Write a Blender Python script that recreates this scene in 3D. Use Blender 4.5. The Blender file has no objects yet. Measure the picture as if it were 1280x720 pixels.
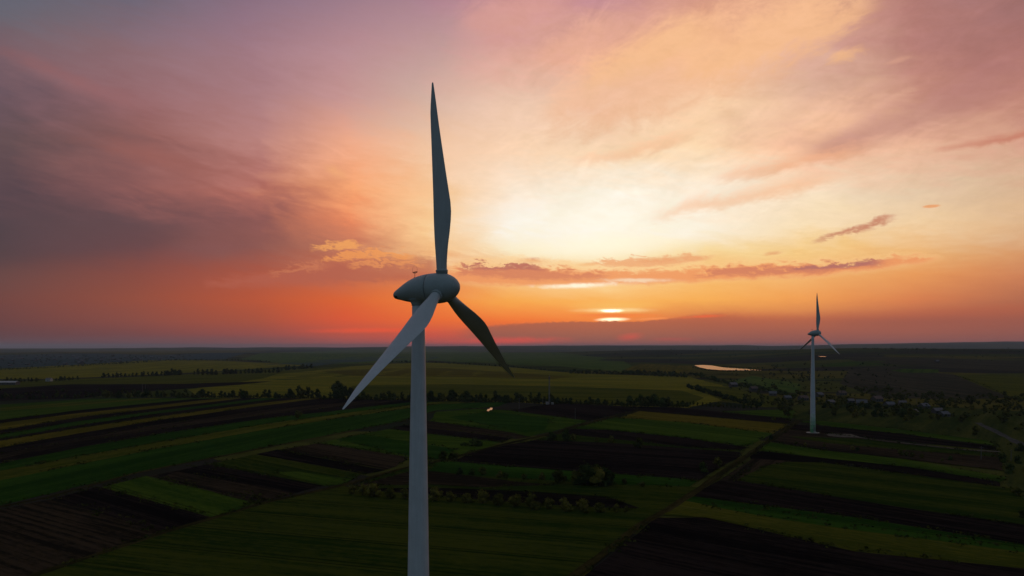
import bpy, bmesh, math, random
from mathutils import Vector, Matrix, noise as mnoise

SC = bpy.context.scene
COL = SC.collection
RAD = math.radians

# ------------------------------------------------------------------ camera
FPX, HORY = 914.0, 434.0            # focal length and level line, in pixels of the 1280 x 720 photograph
CAM_Z = 48.5
cam_d = bpy.data.cameras.new("camera")
cam = bpy.data.objects.new("camera", cam_d)
COL.objects.link(cam)
cam.location = (0, 0, CAM_Z)
cam.rotation_euler = (RAD(90), 0, 0)
cam_d.sensor_width = 36.0
cam_d.lens = 36.0 * FPX / 1280.0
cam_d.shift_y = (HORY - 360.0) / 1280.0
cam_d.clip_start = 0.5
cam_d.clip_end = 120000.0
SC.camera = cam
SC.view_settings.view_transform = 'Standard'
SC.view_settings.look = 'None'
SC.view_settings.exposure = 0.0
SC.view_settings.gamma = 1.0
SC.cycles.use_denoising = True
SC.cycles.max_bounces = 6
SC.cycles.volume_bounces = 0

def lin(c):
    return tuple(((v / 255.0) / 12.92 if v / 255.0 <= 0.04045 else ((v / 255.0 + 0.055) / 1.055) ** 2.4) for v in c)

def az_of(px):
    return math.degrees(math.atan((px - 640.0) / FPX))
def el_of(px, py):
    return math.degrees(math.atan((HORY - py) / FPX * math.cos(RAD(az_of(px)))))

# ------------------------------------------------------------------ node helper
class G:
    def __init__(self, tree):
        self.t = tree
    def node(self, typ, **kw):
        n = self.t.nodes.new(typ)
        for k, v in kw.items():
            setattr(n, k, v)
        return n
    def put(self, sock, v):
        if isinstance(v, S):
            self.t.links.new(v.s, sock)
        elif v is not None:
            sock.default_value = v
    def math(self, op, a, b=None, c=None):
        n = self.node('ShaderNodeMath', operation=op)
        self.put(n.inputs[0], a); self.put(n.inputs[1], b); self.put(n.inputs[2], c)
        return S(self, n.outputs[0])
    def step(self, x, lo, hi, to0=0.0, to1=1.0, kind='SMOOTHSTEP'):
        n = self.node('ShaderNodeMapRange', interpolation_type=kind)
        self.put(n.inputs[0], x); self.put(n.inputs[1], lo); self.put(n.inputs[2], hi)
        self.put(n.inputs[3], to0); self.put(n.inputs[4], to1)
        return S(self, n.outputs[0])
    def comb(self, x, y, z):
        n = self.node('ShaderNodeCombineXYZ')
        self.put(n.inputs[0], x); self.put(n.inputs[1], y); self.put(n.inputs[2], z)
        return S(self, n.outputs[0])
    def noise(self, vec, scale=1.0, detail=4.0, rough=0.55, dist=0.0):
        n = self.node('ShaderNodeTexNoise')
        self.put(n.inputs['Vector'], vec)
        n.inputs['Scale'].default_value = scale; n.inputs['Detail'].default_value = detail
        n.inputs['Roughness'].default_value = rough; n.inputs['Distortion'].default_value = dist
        return S(self, n.outputs['Fac'])
    def mix(self, f, a, b, mode='MIX'):
        n = self.node('ShaderNodeMix', data_type='RGBA', blend_type=mode)
        self.put(n.inputs[0], f)
        for i, v in ((6, a), (7, b)):
            self.put(n.inputs[i], v if isinstance(v, S) else (*v, 1.0))
        return S(self, n.outputs[2])
    def ramp(self, f, stops, interp='LINEAR'):
        n = self.node('ShaderNodeValToRGB')
        r = n.color_ramp
        r.interpolation = interp
        while len(r.elements) < len(stops):
            r.elements.new(0.5)
        for e, (p, c) in zip(r.elements, stops):
            e.position = p; e.color = (*c, 1.0)
        self.put(n.inputs[0], f)
        return S(self, n.outputs[0])
class S:
    def __init__(self, g, s):
        self.g, self.s = g, s
    def __add__(self, o): return self.g.math('ADD', self, o)
    __radd__ = __add__
    def __sub__(self, o): return self.g.math('SUBTRACT', self, o)
    def __rsub__(self, o): return self.g.math('SUBTRACT', o, self)
    def __mul__(self, o): return self.g.math('MULTIPLY', self, o)
    __rmul__ = __mul__
    def __truediv__(self, o): return self.g.math('DIVIDE', self, o)

def group_tree(name, ins, outs):
    t = bpy.data.node_groups.new(name, 'ShaderNodeTree')
    for n, k in ins: t.interface.new_socket(n, in_out='INPUT', socket_type=k)
    for n, k in outs: t.interface.new_socket(n, in_out='OUTPUT', socket_type=k)
    g = G(t)
    gi = g.node('NodeGroupInput'); go = g.node('NodeGroupOutput')
    return g, {n: S(g, gi.outputs[n]) for n, k in ins}, go
FL, CO = 'NodeSocketFloat', 'NodeSocketColor'
def cloud_group():
    names = ['az', 'el', 'nB', 'nC', 'nD', 'nF', 'front', 'ca', 'ce', 'uc', 'us', 'vc', 'vs', 'kB', 'kC', 'kD', 'kF', 'soft', 'op']
    g, v, go = group_tree('cloud', [('under', CO), ('col', CO)] + [(n, FL) for n in names], [('out', CO)])
    after = g.math('MULTIPLY', v['under'], 1e-9)          # lay the clouds one after another
    ua = v['az'] - v['ca'] + after; ue = v['el'] - v['ce'] + after
    u = ua * v['uc'] + ue * v['us']
    w = ue * v['vc'] - ua * v['vs']
    k = v['nB'] * v['kB'] + v['nC'] * v['kC'] + v['nD'] * v['kD'] + v['nF'] * v['kF']
    m = g.step(g.math('SQRT', u * u + w * w) + k * 2.0, 1.0, v['soft']) * v['op'] * v['front']
    g.t.links.new(g.mix(m, v['under'], v['col']).s, go.inputs[0])
    return g.t
def band_group():
    names = ['az', 'el', 'nC', 'nD', 'nF', 'front', 'mid', 'wid', 'rag', 'fib', 'low', 'lo_soft', 'hi_soft', 'a0', 'a0e', 'a1', 'a1e', 'op']
    g, v, go = group_tree('band', [('under', CO), ('col', CO)] + [(n, FL) for n in names], [('out', CO)])
    n = v['nD'] * v['rag'] + v['nC'] * (v['rag'] * 0.4) + v['nF'] * v['fib']
    hi = v['mid'] + v['wid'] + n
    lo = v['mid'] - v['wid'] + n * v['low']
    m = g.step(v['el'], hi + v['hi_soft'], hi - v['hi_soft']) * g.step(v['el'], lo - v['lo_soft'], lo + v['lo_soft'])
    m = m * g.step(v['az'], v['a0'], v['a0e']) * g.step(v['az'], v['a1'], v['a1e']) * v['op'] * v['front']
    g.t.links.new(g.mix(m, v['under'], v['col']).s, go.inputs[0])
    return g.t

# ------------------------------------------------------------------ sky: a dusk sky with layered cloud, by direction
HAZE = 4.2e-5
SUN_AZ, SUN_EL = az_of(763), el_of(763, 396)
world = bpy.data.worlds.new("World")
SC.world = world
world.use_nodes = True
def build_sky():
    nt = world.node_tree
    nt.nodes.clear()
    CG, BG = cloud_group(), band_group()
    g = G(nt)
    tc = g.node('ShaderNodeTexCoord')
    sep = g.node('ShaderNodeSeparateXYZ')
    nt.links.new(tc.outputs['Generated'], sep.inputs[0])
    dx, dy, dz = (S(g, sep.outputs[i]) for i in range(3))
    deg = 180.0 / math.pi
    az = g.math('ARCTAN2', dx, dy) * deg
    el = g.math('ARCSINE', dz) * deg
    # cloud fields, stretched along the horizon; no seam because they live on the direction itself
    nA = g.noise(g.comb(dx * 1.0, dy * 1.0, dz * 2.6), 5.0, 5.0, 0.55, 0.4) - 0.5         # big soft
    nB = g.noise(g.comb(dx * 1.0, dy * 1.0, dz * 4.5 + dx * 0.9), 14.0, 6.0, 0.60, 0.6) - 0.5      # wispy
    nC = g.noise(g.comb(dx * 1.0 + 3.1, dy * 1.0, dz * 7.0), 40.0, 6.0, 0.62, 0.3) - 0.5      # fine streaks
    nF = g.noise(g.comb(dx * 0.85 + dz * 0.4, dy * 0.5, dz * 1.9 - dx * 0.80 + 5.0), 13.0, 10.0, 0.70, 0.9) - 0.5  # cirrus fibres
    nD = g.noise(g.comb(dx * 1.0, dy * 1.0, dz * 2.4 + dx * 0.25), 46.0, 8.0, 0.68, 0.5) - 0.5     # ragged cloud edges
    up = g.step(el, 1.0, 10.0)
    az_w = az + (nA * 9.0 + nB * 3.0) * up
    el_w = el + (nA * 5.0 + nB * 3.0) * (up * 0.8 + 0.04) + nC * (up * 0.8 + 0.1)
    # ---- columns of sky colour, read along the sky from the horizon up
    YS = COLUMNS_Y
    def column(px, cols, top, zen):
        st = []
        for y, c in zip(YS, cols):
            st.append(((el_of(px, y) + 2.0) / 44.0, lin(c)))
        st.sort(key=lambda s: s[0])
        st = [(0.0, st[0][1])] + st + [(1.0, lin(top))]
        return g.ramp(col_f, st)
    TOP, ZEN = (136, 122, 136), (112, 118, 132)
    col_f = (el_w + 2.0) / 44.0
    colr = None
    prev = None
    for px, cols in COLUMNS:
        if colr is not None: col_f = (el_w + g.math('MULTIPLY', colr, 1e-9) + 2.0) / 44.0
        c = column(px, cols, TOP, ZEN)
        a = az_of(px)
        if colr is None:
            colr = c
        else:
            colr = g.mix(g.step(az_w, prev, a, kind='LINEAR'), colr, c)
        prev = a
    colr = g.mix(g.step(el, 40.0, 75.0), colr, lin(ZEN))
    back = g.ramp((el + 2.0) / 92.0, [(0.0, lin(BACK[0])), (0.03, lin(BACK[1])), (0.2, lin(BACK[2])), (0.5, lin(BACK[3])), (1.0, lin(ZEN))])
    aaz = g.math('ABSOLUTE', az)
    colr = g.mix(g.step(aaz, 38.0, 95.0), colr, back)
    front = g.step(aaz, 75.0, 60.0)
    # ---- mottling of the whole cloud sheet
    mot = g.math('MULTIPLY', nB * 0.11 + nC * 0.08 + nF * (g.step(az, -10.0, 4.0) * (g.step(el, 3.0, 14.0) * 0.20 + 0.04) + 0.02), up) + 1.0
    mul = g.comb(mot, mot, mot)
    n = g.node('ShaderNodeVectorMath', operation='MULTIPLY')
    g.put(n.inputs[0], colr); g.put(n.inputs[1], mul)
    colr = S(g, n.outputs[0])
    # ---- single clouds
    def cloud(p0, p1, hw, col, op=0.8, soft=0.2, nz=(0.6, 0.6, 0.0), gain=1.0):
        nonlocal colr
        a0, e0, a1, e1 = az_of(p0[0]), el_of(*p0), az_of(p1[0]), el_of(*p1)
        ca, ce = (a0 + a1) / 2, (e0 + e1) / 2
        L = max(0.05, math.hypot(a1 - a0, e1 - e0) / 2)
        th = math.atan2(e1 - e0, a1 - a0)
        b = hw * (az_of(p0[0] + 1) - az_of(p0[0]) + az_of(p1[0] + 1) - az_of(p1[0])) / 2
        c, s = math.cos(th), math.sin(th)
        n = g.node('ShaderNodeGroup'); n.node_tree = CG
        vals = dict(under=colr, az=az, el=el, nB=nB, nC=nC, nD=nD, nF=nF, front=front, ca=ca, ce=ce, uc=c / L, us=s / L, vc=c / b, vs=s / b,
                    kB=nz[0] * 0.8, kC=nz[1] * 0.5, kD=nz[1] * 1.3, kF=nz[2], soft=soft, op=op)
        for k, x in vals.items(): g.put(n.inputs[k], x)
        n.inputs['col'].default_value = (*(x * gain for x in lin(col)), 1.0)
        colr = S(g, n.outputs[0])
    def band(tab, col, op, ragged, lo_soft, hi_soft, fib=0.0, end=1.5):
        # a long streak of cloud: its centre line and half width are read along the sky
        nonlocal colr
        a = [az_of(t[0]) for t in tab]
        azd = az + g.math('MULTIPLY', colr, 1e-9)
        f = g.step(azd, a[0], a[-1], kind='LINEAR')
        rp = g.ramp(f, [((q - a[0]) / (a[-1] - a[0]), (el_of(t[0], t[1]) / 40.0, t[2] * 0.06 / 5.0, 0.0)) for q, t in zip(a, tab)])
        sc = g.node('ShaderNodeSeparateColor'); g.put(sc.inputs[0], rp)
        n = g.node('ShaderNodeGroup'); n.node_tree = BG
        vals = dict(under=colr, az=azd, el=el, nC=nC, nD=nD, nF=nF, front=front, mid=S(g, sc.outputs[0]) * 40.0, wid=S(g, sc.outputs[1]) * 5.0, rag=ragged, fib=fib,
                    low=0.8 if fib else 0.35, lo_soft=lo_soft, hi_soft=hi_soft, a0=a[0], a0e=a[0] + end * 0.5, a1=a[-1], a1e=a[-1] - end, op=op)
        for k, x in vals.items(): g.put(n.inputs[k], x)
        n.inputs['col'].default_value = (*lin(col), 1.0)
        colr = S(g, n.outputs[0])
    for args in CLOUDS_FAR:
        cloud(*args)
    # fans of cirrus, upper centre and right
    band([(660,150,6),(740,122,30),(830,92,44),(920,58,42),(1010,26,32),(1110,-14,20)], (248,190,150), 0.62, 1.6, 1.3, 1.8, 8.0, 5.0)
    band([(840,88,6),(900,68,20),(970,46,26),(1050,18,18),(1120,-12,8)], (252,194,144), 0.7, 1.8, 0.7, 1.5, 6.0, 3.0)
    band([(715,112,6),(780,78,16),(850,48,20),(920,20,14)], (252,196,142), 0.55, 1.0, 0.9, 1.0, 4.0, 4.0)
    band([(560,30,6),(640,12,26),(740,-8,20)], (230,168,150), 0.5, 1.0, 1.2, 1.2, 4.0, 4.0)
    band([(660,70,4),(720,48,18),(790,22,16)], (243,182,152), 0.5, 1.0, 1.0, 1.0, 4.0, 3.0)
    band([(990,200,6),(1090,166,14),(1190,126,18),(1320,76,20)], (184,128,122), 0.55, 0.6, 0.8, 0.8, 2.0, 5.0)
    band([(880,230,1),(950,212,5),(1040,194,5),(1120,176,1)], (244,174,130), 0.7, 0.8, 0.45, 0.6, 2.2, 4.0)
    band([(800,274,1),(880,256,6),(980,238,6),(1080,218,1)], (248,184,136), 0.68, 0.8, 0.5, 0.7, 2.2, 4.0)
    band([(700,206,1),(770,194,5),(840,176,5),(900,156,1)], (248,184,140), 0.6, 0.8, 0.5, 0.6, 2.2, 4.0)
    band([(1160,190,0.5),(1220,180,2.2),(1270,170,3.5),(1330,154,4)], (200,120,98), 0.8, 0.6, 0.2, 0.35, 0.8, 2.0)
    band([(1010,303,0.5),(1040,294,2.5),(1080,284,3.5),(1115,271,3),(1130,266,0.5)], (204,132,104), 0.92, 1.5, 0.2, 0.22, 0.5, 1.5)
    # broken streaks left of the hub, gold on their upper edges
    band([(250,356,2),(330,350,7),(420,342,12),(500,336,16),(560,334,12)], (182,98,80), 0.7, 1.6, 0.35, 0.4, 0.6, 1.5)
    band([(385,311,1),(412,308,3),(440,305,4),(462,308,1)], (250,170,96), 0.8, 2.2, 0.16, 0.16, 0.5, 1.2)
    band([(395,325,1),(430,319,4),(470,317,5),(505,320,4),(530,323,1)], (248,160,88), 0.75, 2.6, 0.18, 0.16, 0.5, 1.6)
    band([(330,342,1),(365,336,3),(395,332,4),(420,336,1)], (214,130,92), 0.6, 2.4, 0.2, 0.2, 0.5, 1.6)
    band([(430,332,1),(470,330,3),(520,329,3),(540,330,1)], (248,160,94), 0.6, 2.4, 0.16, 0.14, 0.4, 1.4)
    # the long streak right of the hub
    band([(555,341,8),(600,340,18),(650,339,19),(720,343,16),(800,343,14),(880,339,13),(950,335,12),(1020,335,11),(1080,330,9),(1150,323,5),(1195,320,1)], (255,206,142), 0.55, 1.6, 0.3, 0.25)
    band([(555,343,6),(600,344,12),(650,344,13),(720,347,11),(800,347,8),(880,343,8),(950,339,8),(1020,338,7),(1080,333,5),(1150,325,3),(1185,322,1)], (242,150,96), 0.85, 2.2, 0.22, 0.26)
    band([(565,341,2),(600,339,7),(660,341,8),(720,345,5),(770,345,2)], (208,122,96), 0.72, 3.2, 0.25, 0.3)
    band([(572,335,1),(610,334,3),(650,333,4),(690,338,2)], (178,102,98), 0.7, 2.6, 0.12, 0.12)
    band([(860,345,1),(905,340,4),(960,340,4),(1020,337,4),(1075,331,4),(1120,327,2)], (208,122,98), 0.75, 2.6, 0.18, 0.2)
    band([(985,338,1),(1030,334,2),(1090,328,3),(1110,327,1)], (170,106,106), 0.7, 1.6, 0.1, 0.1)
    band([(735,329,1),(790,329,5),(850,325,5),(900,320,1)], (240,164,114), 0.75, 2.2, 0.14, 0.12)
    # fibres over the high cloud
    gl = (nF * 0.13 + nD * 0.09) * g.step(az, -9.0, 4.0) * g.step(el, 5.0, 13.0) + nD * (g.step(el, 4.0, 10.0) * 0.05) + 1.0
    n = g.node('ShaderNodeVectorMath', operation='MULTIPLY')
    g.put(n.inputs[0], colr); g.put(n.inputs[1], g.comb(gl, gl * 0.7 + 0.3 * gl * gl, gl * gl))
    colr = S(g, n.outputs[0])
    # ---- low bank on the horizon with a ragged, sharp top edge
    tops = [(az_of(x), el_of(x, y)) for x, y in BANK_TOP]
    lo, hi = tops[0][0], tops[-1][0]
    st = [((a - lo) / (hi - lo), (e / 4.0,) * 3) for a, e in tops]
    topv = g.ramp(g.step(az, lo, hi, kind='LINEAR'), st)
    nE = g.noise(g.comb(dx, dy, dz * 2.0), 120.0, 5.0, 0.6) - 0.5
    edge = topv * 4.0 + nE * 0.42 + nC * 0.25
    sf = g.step(az, 9.0, 20.0, 0.0, 0.5) + g.step(az, 5.0, 0.0, 0.0, 0.12)
    m = g.step(el - edge, sf + 0.05, sf * -0.6 - 0.07) * g.step(az, lo, lo + 3.5) * g.step(az, hi, hi - 7.0) * g.step(az, 13.0, 22.0, 0.94, 0.6)
    bankc = g.ramp(el / 3.0, [(0.0, lin((176, 92, 82))), (0.25, lin((160, 92, 80))), (0.6, lin((172, 92, 74))), (0.9, lin((196, 98, 68)))])
    colr = g.mix(m, colr, bankc)
    for args in CLOUDS_NEAR:
        cloud(*args)
    sky = g.node('ShaderNodeTexSky', sky_type='NISHITA', sun_disc=False)
    sky.sun_elevation = RAD(SUN_EL); sky.sun_rotation = RAD(SUN_AZ)
    sky.altitude = 200.0; sky.dust_density = 2.0
    skyv = S(g, sky.outputs[0])
    b1 = g.node('ShaderNodeBackground'); g.put(b1.inputs[0], skyv); b1.inputs[1].default_value = 0.05
    b2 = g.node('ShaderNodeBackground'); g.put(b2.inputs[0], colr); b2.inputs[1].default_value = 1.0
    mx = g.node('ShaderNodeMixShader'); mx.inputs[0].default_value = 0.96     # cloud sheet over clear sky
    out = g.node('ShaderNodeOutputWorld')
    nt.links.new(b1.outputs[0], mx.inputs[1]); nt.links.new(b2.outputs[0], mx.inputs[2])
    nt.links.new(mx.outputs[0], out.inputs[0])
COLUMNS_Y = (-40, 0, 60, 120, 180, 240, 280, 315, 345, 375, 400, 418, 433)
COLUMNS = [
 (0, [(94,100,114),(98,101,112),(125,97,104),(108,86,95),(103,80,83),(91,70,77),(80,66,73),(84,66,71),(108,72,70),(118,70,65),(112,66,64),(104,64,66),(104,68,74)]),
 (160, [(104,104,122),(112,104,119),(141,108,114),(151,105,108),(151,99,95),(133,87,87),(103,74,79),(110,72,75),(138,75,66),(150,78,62),(142,76,66),(124,70,68),(122,74,76)]),
 (320, [(128,108,128),(142,114,131),(163,123,133),(174,128,132),(189,132,126),(180,108,96),(144,89,86),(148,90,82),(176,86,66),(190,86,56),(176,82,60),(158,78,70),(160,84,76)]),
 (430, [(146,118,136),(160,126,140),(186,142,148),(201,151,148),(245,175,142),(255,171,118),(243,142,96),(204,124,95),(196,104,76),(226,100,50),(228,88,52),(200,84,66),(190,88,78)]),
 (540, [(160,125,140),(178,136,148),(196,156,155),(215,180,165),(246,200,165),(252,202,152),(253,208,152),(250,194,136),(228,130,80),(248,132,60),(244,108,50),(222,84,64),(206,84,74)]),
 (640, [(184,128,143),(201,142,151),(224,170,157),(239,200,176),(255,216,183),(255,236,213),(255,250,240),(255,240,202),(250,196,130),(255,172,78),(252,118,52),(212,92,66),(194,90,80)]),
 (763, [(184,132,146),(205,148,151),(241,180,151),(237,196,171),(255,222,186),(255,246,227),(255,252,244),(255,242,205),(255,224,165),(255,184,94),(250,136,62),(180,98,78),(156,92,82)]),
 (880, [(199,140,135),(224,162,138),(252,190,146),(252,206,167),(255,220,179),(255,238,215),(255,246,227),(253,224,164),(252,196,120),(254,178,88),(214,110,72),(172,88,76),(170,82,76)]),
 (1000, [(204,148,135),(224,164,136),(224,172,153),(226,180,156),(255,200,164),(253,230,200),(255,230,190),(251,208,138),(249,184,112),(250,164,86),(206,114,76),(176,94,78),(172,90,78)]),
 (1140, [(175,122,121),(185,128,121),(187,130,121),(200,142,125),(239,186,155),(236,208,175),(247,212,167),(244,188,124),(240,160,94),(224,130,80),(180,100,78),(172,95,78),(166,92,80)]),
 (1280, [(156,114,115),(166,116,113),(177,120,113),(193,134,119),(220,164,141),(222,184,150),(230,188,146),(222,156,106),(212,132,90),(184,108,80),(152,91,78),(150,88,78),(148,88,80)]),
]
BACK = [(54,64,76),(82,94,106),(86,104,120),(88,106,124)]
# p0, p1, half width in photograph pixels (turned into degrees of sky), colour, opacity, inner softness, noise
CLOUDS_FAR = [
 # bright heart of the sky above the sun
 ((560,285),(960,262),52,(255,248,226),0.62,0.0,(0.8,0.3,0.5),1.08),
 ((620,310),(900,300),22,(255,248,220),0.7,0.0,(0.4,0.1,0.0),1.08),
 # cirrus sheet, upper right
 ((1010,72),(1092,60),14,(246,188,140),0.8,0.0,(0.5,0.4,1.8)),
 ((1100,82),(1142,70),5,(222,164,140),0.5,0.1,(0.4,0.4,0.5)),
 # left veil
 ((-30,52),(220,150),20,(156,103,104),0.6,0.0,(0.5,0.2,0.5)),
 ((60,160),(330,230),22,(160,98,90),0.55,0.0,(0.5,0.2,0.4)),
 ((-60,275),(260,285),58,(98,72,76),0.42,0.0,(0.5,0.2,0.2)),
 ((180,320),(360,300),22,(134,84,84),0.5,0.0,(0.5,0.3,0.2)),
 ((330,270),(500,290),30,(214,128,96),0.4,0.0,(0.6,0.3,0.4)),
 ((400,206),(440,224),9,(246,176,120),0.5,0.0,(0.4,0.4,0.6)),
 # broken lumps left of the hub
 ((640,325),(690,327),6,(222,138,100),0.8,0.1,(0.5,0.6,0.0)),
 ((770,328),(885,321),5,(238,170,118),0.8,0.1,(0.5,0.6,0.0)),
 ((720,331),(752,330),3,(236,164,112),0.7,0.2,(0.4,0.5,0.0)),
 ((950,318),(985,315),4,(232,160,110),0.7,0.1,(0.4,0.5,0.0)),
 ((1150,259),(1178,257),2.8,(240,164,110),0.9,0.4,(0.2,0.3,0.0)),
 # red glow under the bank and along the horizon
 ((350,414),(580,411.5),5,(246,88,52),0.95,0.0,(0.1,0.2,0.0)),
 ((-40,424),(470,424),9,(118,76,80),0.45,0.0,(0.2,0.2,0.0)),
 ((1000,405),(1330,400),13,(150,90,80),0.6,0.0,(0.2,0.2,0.0)),
 ((690,383),(850,381),9,(255,196,104),0.75,0.0,(0.1,0.1,0.0)),
 ((705,388),(830,387.5),4.5,(255,226,160),0.9,0.0,(0.1,0.2,0.0),1.1),
 ((744,388.6),(784,388.2),3.0,(255,250,226),1.0,0.0,(0.1,0.25,0.0),2.2),
 ((690,395),(850,395),4.0,(255,130,60),0.8,0.0,(0.1,0.2,0.0)),
 ((738,400),(792,398.8),3.4,(255,240,200),1.0,0.0,(0.05,0.12,0.0),2.0),
 ((700,393.8),(840,393.2),1.8,(250,128,66),0.95,0.1,(0.1,0.2,0.0)),
]
BANK_TOP = [(560,414),(600,409),(640,405.5),(680,403),(720,402),(760,401.5),(800,402),(840,398),(870,396),(900,393.5),(940,396),(1000,396),(1100,393),(1200,387),(1300,382),(1500,372),(1700,366)]
CLOUDS_NEAR = [
 ((645,359),(805,354),5.0,(255,248,220),0.95,0.0,(0.15,0.6,0.0),1.1),
 ((730,350),(860,350),4,(255,246,215),0.6,0.0,(0.2,0.5,0.0)),
 ((780,400.2),(850,396.5),2.2,(255,150,84),0.95,0.1,(0.1,0.4,0.0)),
 ((840,397.5),(920,393.5),3,(246,96,58),0.75,0.0,(0.1,0.4,0.0)),
 ((520,429),(738,424.5),8,(248,76,62),0.85,0.0,(0.15,0.3,0.0),1.1),
 ((766,423),(812,419.5),7,(240,78,70),0.65,0.0,(0.15,0.3,0.0)),
 ((800,424),(880,424),4,(206,78,74),0.5,0.0,(0.15,0.3,0.0)),
]
build_sky()

# ------------------------------------------------------------------ sun, almost wholly behind the bank of cloud
sun_d = bpy.data.lights.new("sun", 'SUN')
sun_d.energy = 0.10
sun_d.angle = RAD(6.0)
sun_d.color = (1.0, 0.55, 0.28)
sun = bpy.data.objects.new("sun", sun_d)
COL.objects.link(sun)
sd = Vector((math.sin(RAD(SUN_AZ)) * math.cos(RAD(SUN_EL)), math.cos(RAD(SUN_AZ)) * math.cos(RAD(SUN_EL)), math.sin(RAD(SUN_EL))))
sun.rotation_euler = sd.to_track_quat('Z', 'Y').to_euler()
# ------------------------------------------------------------------ helpers for things
def tag(o, label=None, cat=None, group=None, kind=None):
    if label: o['label'] = label
    if cat: o['category'] = cat
    if group: o['group'] = group
    if kind: o['kind'] = kind
    return o
def link(name, bm, mat, parent=None, smooth=False):
    me = bpy.data.meshes.new(name)
    bm.to_mesh(me); bm.free()
    if mat: me.materials.append(mat)
    if smooth:
        for p in me.polygons: p.use_smooth = True
    o = bpy.data.objects.new(name, me)
    COL.objects.link(o)
    if parent: o.parent = parent
    return o
def empty(name, loc=(0, 0, 0), rz=0.0):
    o = bpy.data.objects.new(name, None)
    o.empty_display_size = 0.5
    COL.objects.link(o)
    o.location = loc; o.rotation_euler = (0, 0, rz)
    return o
def copy_tree(o, parent=None):
    c = o.copy(); COL.objects.link(c)
    if parent: c.parent = parent
    for ch in list(o.children): copy_tree(ch, c)
    return c
def box(bm, x0, x1, y0, y1, z0, z1):
    v = [bm.verts.new(p) for p in ((x0,y0,z0),(x1,y0,z0),(x1,y1,z0),(x0,y1,z0),(x0,y0,z1),(x1,y0,z1),(x1,y1,z1),(x0,y1,z1))]
    for f in ((3,2,1,0),(4,5,6,7),(0,1,5,4),(1,2,6,5),(2,3,7,6),(3,0,4,7)):
        bm.faces.new([v[i] for i in f])
def loft(bm, rings, cap0=True, cap1=True):
    vs = [[bm.verts.new(p) for p in r] for r in rings]
    n = len(vs[0])
    for a, b in zip(vs, vs[1:]):
        for i in range(n):
            bm.faces.new((a[i], a[(i + 1) % n], b[(i + 1) % n], b[i]))
    if cap0: bm.faces.new(vs[0][::-1])
    if cap1: bm.faces.new(vs[-1])
    return vs
def ring(c, r, n, ax=Vector((0, 0, 1)), ref=None):
    ax = Vector(ax).normalized()
    u = (ref or (Vector((1, 0, 0)) if abs(ax.x) < 0.9 else Vector((0, 1, 0))))
    u = (u - ax * u.dot(ax)).normalized(); w = ax.cross(u)
    return [Vector(c) + (u * math.cos(2 * math.pi * i / n) + w * math.sin(2 * math.pi * i / n)) * r for i in range(n)]
def tube(bm, p0, p1, r0, r1=None, n=8):
    p0, p1 = Vector(p0), Vector(p1)
    loft(bm, [ring(p0, r0, n, p1 - p0), ring(p1, r0 if r1 is None else r1, n, p1 - p0)])

# ------------------------------------------------------------------ materials
def mat_new(name):
    m = bpy.data.materials.new(name); m.use_nodes = True
    nt = m.node_tree
    b = nt.nodes['Principled BSDF']
    return m, G(nt), b
def simple_mat(name, col, rough=0.6, var=0.12, scale=0.6, metal=0.0):
    m, g, b = mat_new(name)
    tc = g.node('ShaderNodeTexCoord')
    n = g.noise(S(g, tc.outputs['Object']), scale, 5.0, 0.6)
    lo = tuple(c * (1 - var) for c in col); hi = tuple(min(1, c * (1 + var)) for c in col)
    g.put(b.inputs['Base Color'], g.mix(g.step(n, 0.35, 0.65), lo, hi))
    b.inputs['Roughness'].default_value = rough; b.inputs['Metallic'].default_value = metal
    return m
def field_mat(name, col, col2, tone=0.22, rowamp=0.35, rowscale=0.55, patch=0.012, spec=0.0, tramf=0.75):
    """crop or soil: rows along the field, patches of weaker growth, fine grain"""
    m, g, b = mat_new(name)
    at = g.node('ShaderNodeAttribute', attribute_name='rows')
    sp = g.node('ShaderNodeSeparateXYZ'); g.t.links.new(at.outputs['Vector'], sp.inputs[0])
    u, v, w = (S(g, sp.outputs[i]) for i in range(3))
    rows = g.noise(g.comb(u * 0.012, v * rowscale, w), 1.0, 3.0, 0.65) - 0.5
    wide = g.noise(g.comb(u * 0.004, v * 0.10, w + 7.0), 1.0, 4.0, 0.6) - 0.5
    pat = g.noise(g.comb(u * patch * 0.6, v * patch * 1.6, w + 3.0), 1.0, 7.0, 0.66) - 0.5
    grain = g.noise(g.comb(u * 0.5, v * 1.4, w), 0.55, 5.0, 0.75) - 0.5
    f = g.step(rows * rowamp * 2.2 + wide * 1.5 + pat * 1.3 + grain * 1.5, -tone, tone + 0.10, kind='LINEAR')
    c = g.mix(f, col, col2)
    # wheel lines left by the tractor, in pairs, where the crop lets the soil show
    tv = g.math('PINGPONG', v + wide * 2.0, 9.0)
    tram = g.step(g.math('ABSOLUTE', tv - 1.0), 0.42, 0.16) * g.step(pat, -0.12, 0.10) * tramf
    c = g.mix(tram, c, tuple(q * 0.42 for q in col))
    g.put(b.inputs['Base Color'], c)
    b.inputs['Roughness'].default_value = 0.95
    b.inputs['Specular IOR Level'].default_value = spec
    bp = g.node('ShaderNodeBump'); bp.inputs['Strength'].default_value = 0.6; bp.inputs['Distance'].default_value = 0.5
    g.put(bp.inputs['Height'], rows * 0.6 + grain * 0.6)
    g.t.links.new(bp.outputs[0], b.inputs['Normal'])
    return m
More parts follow.
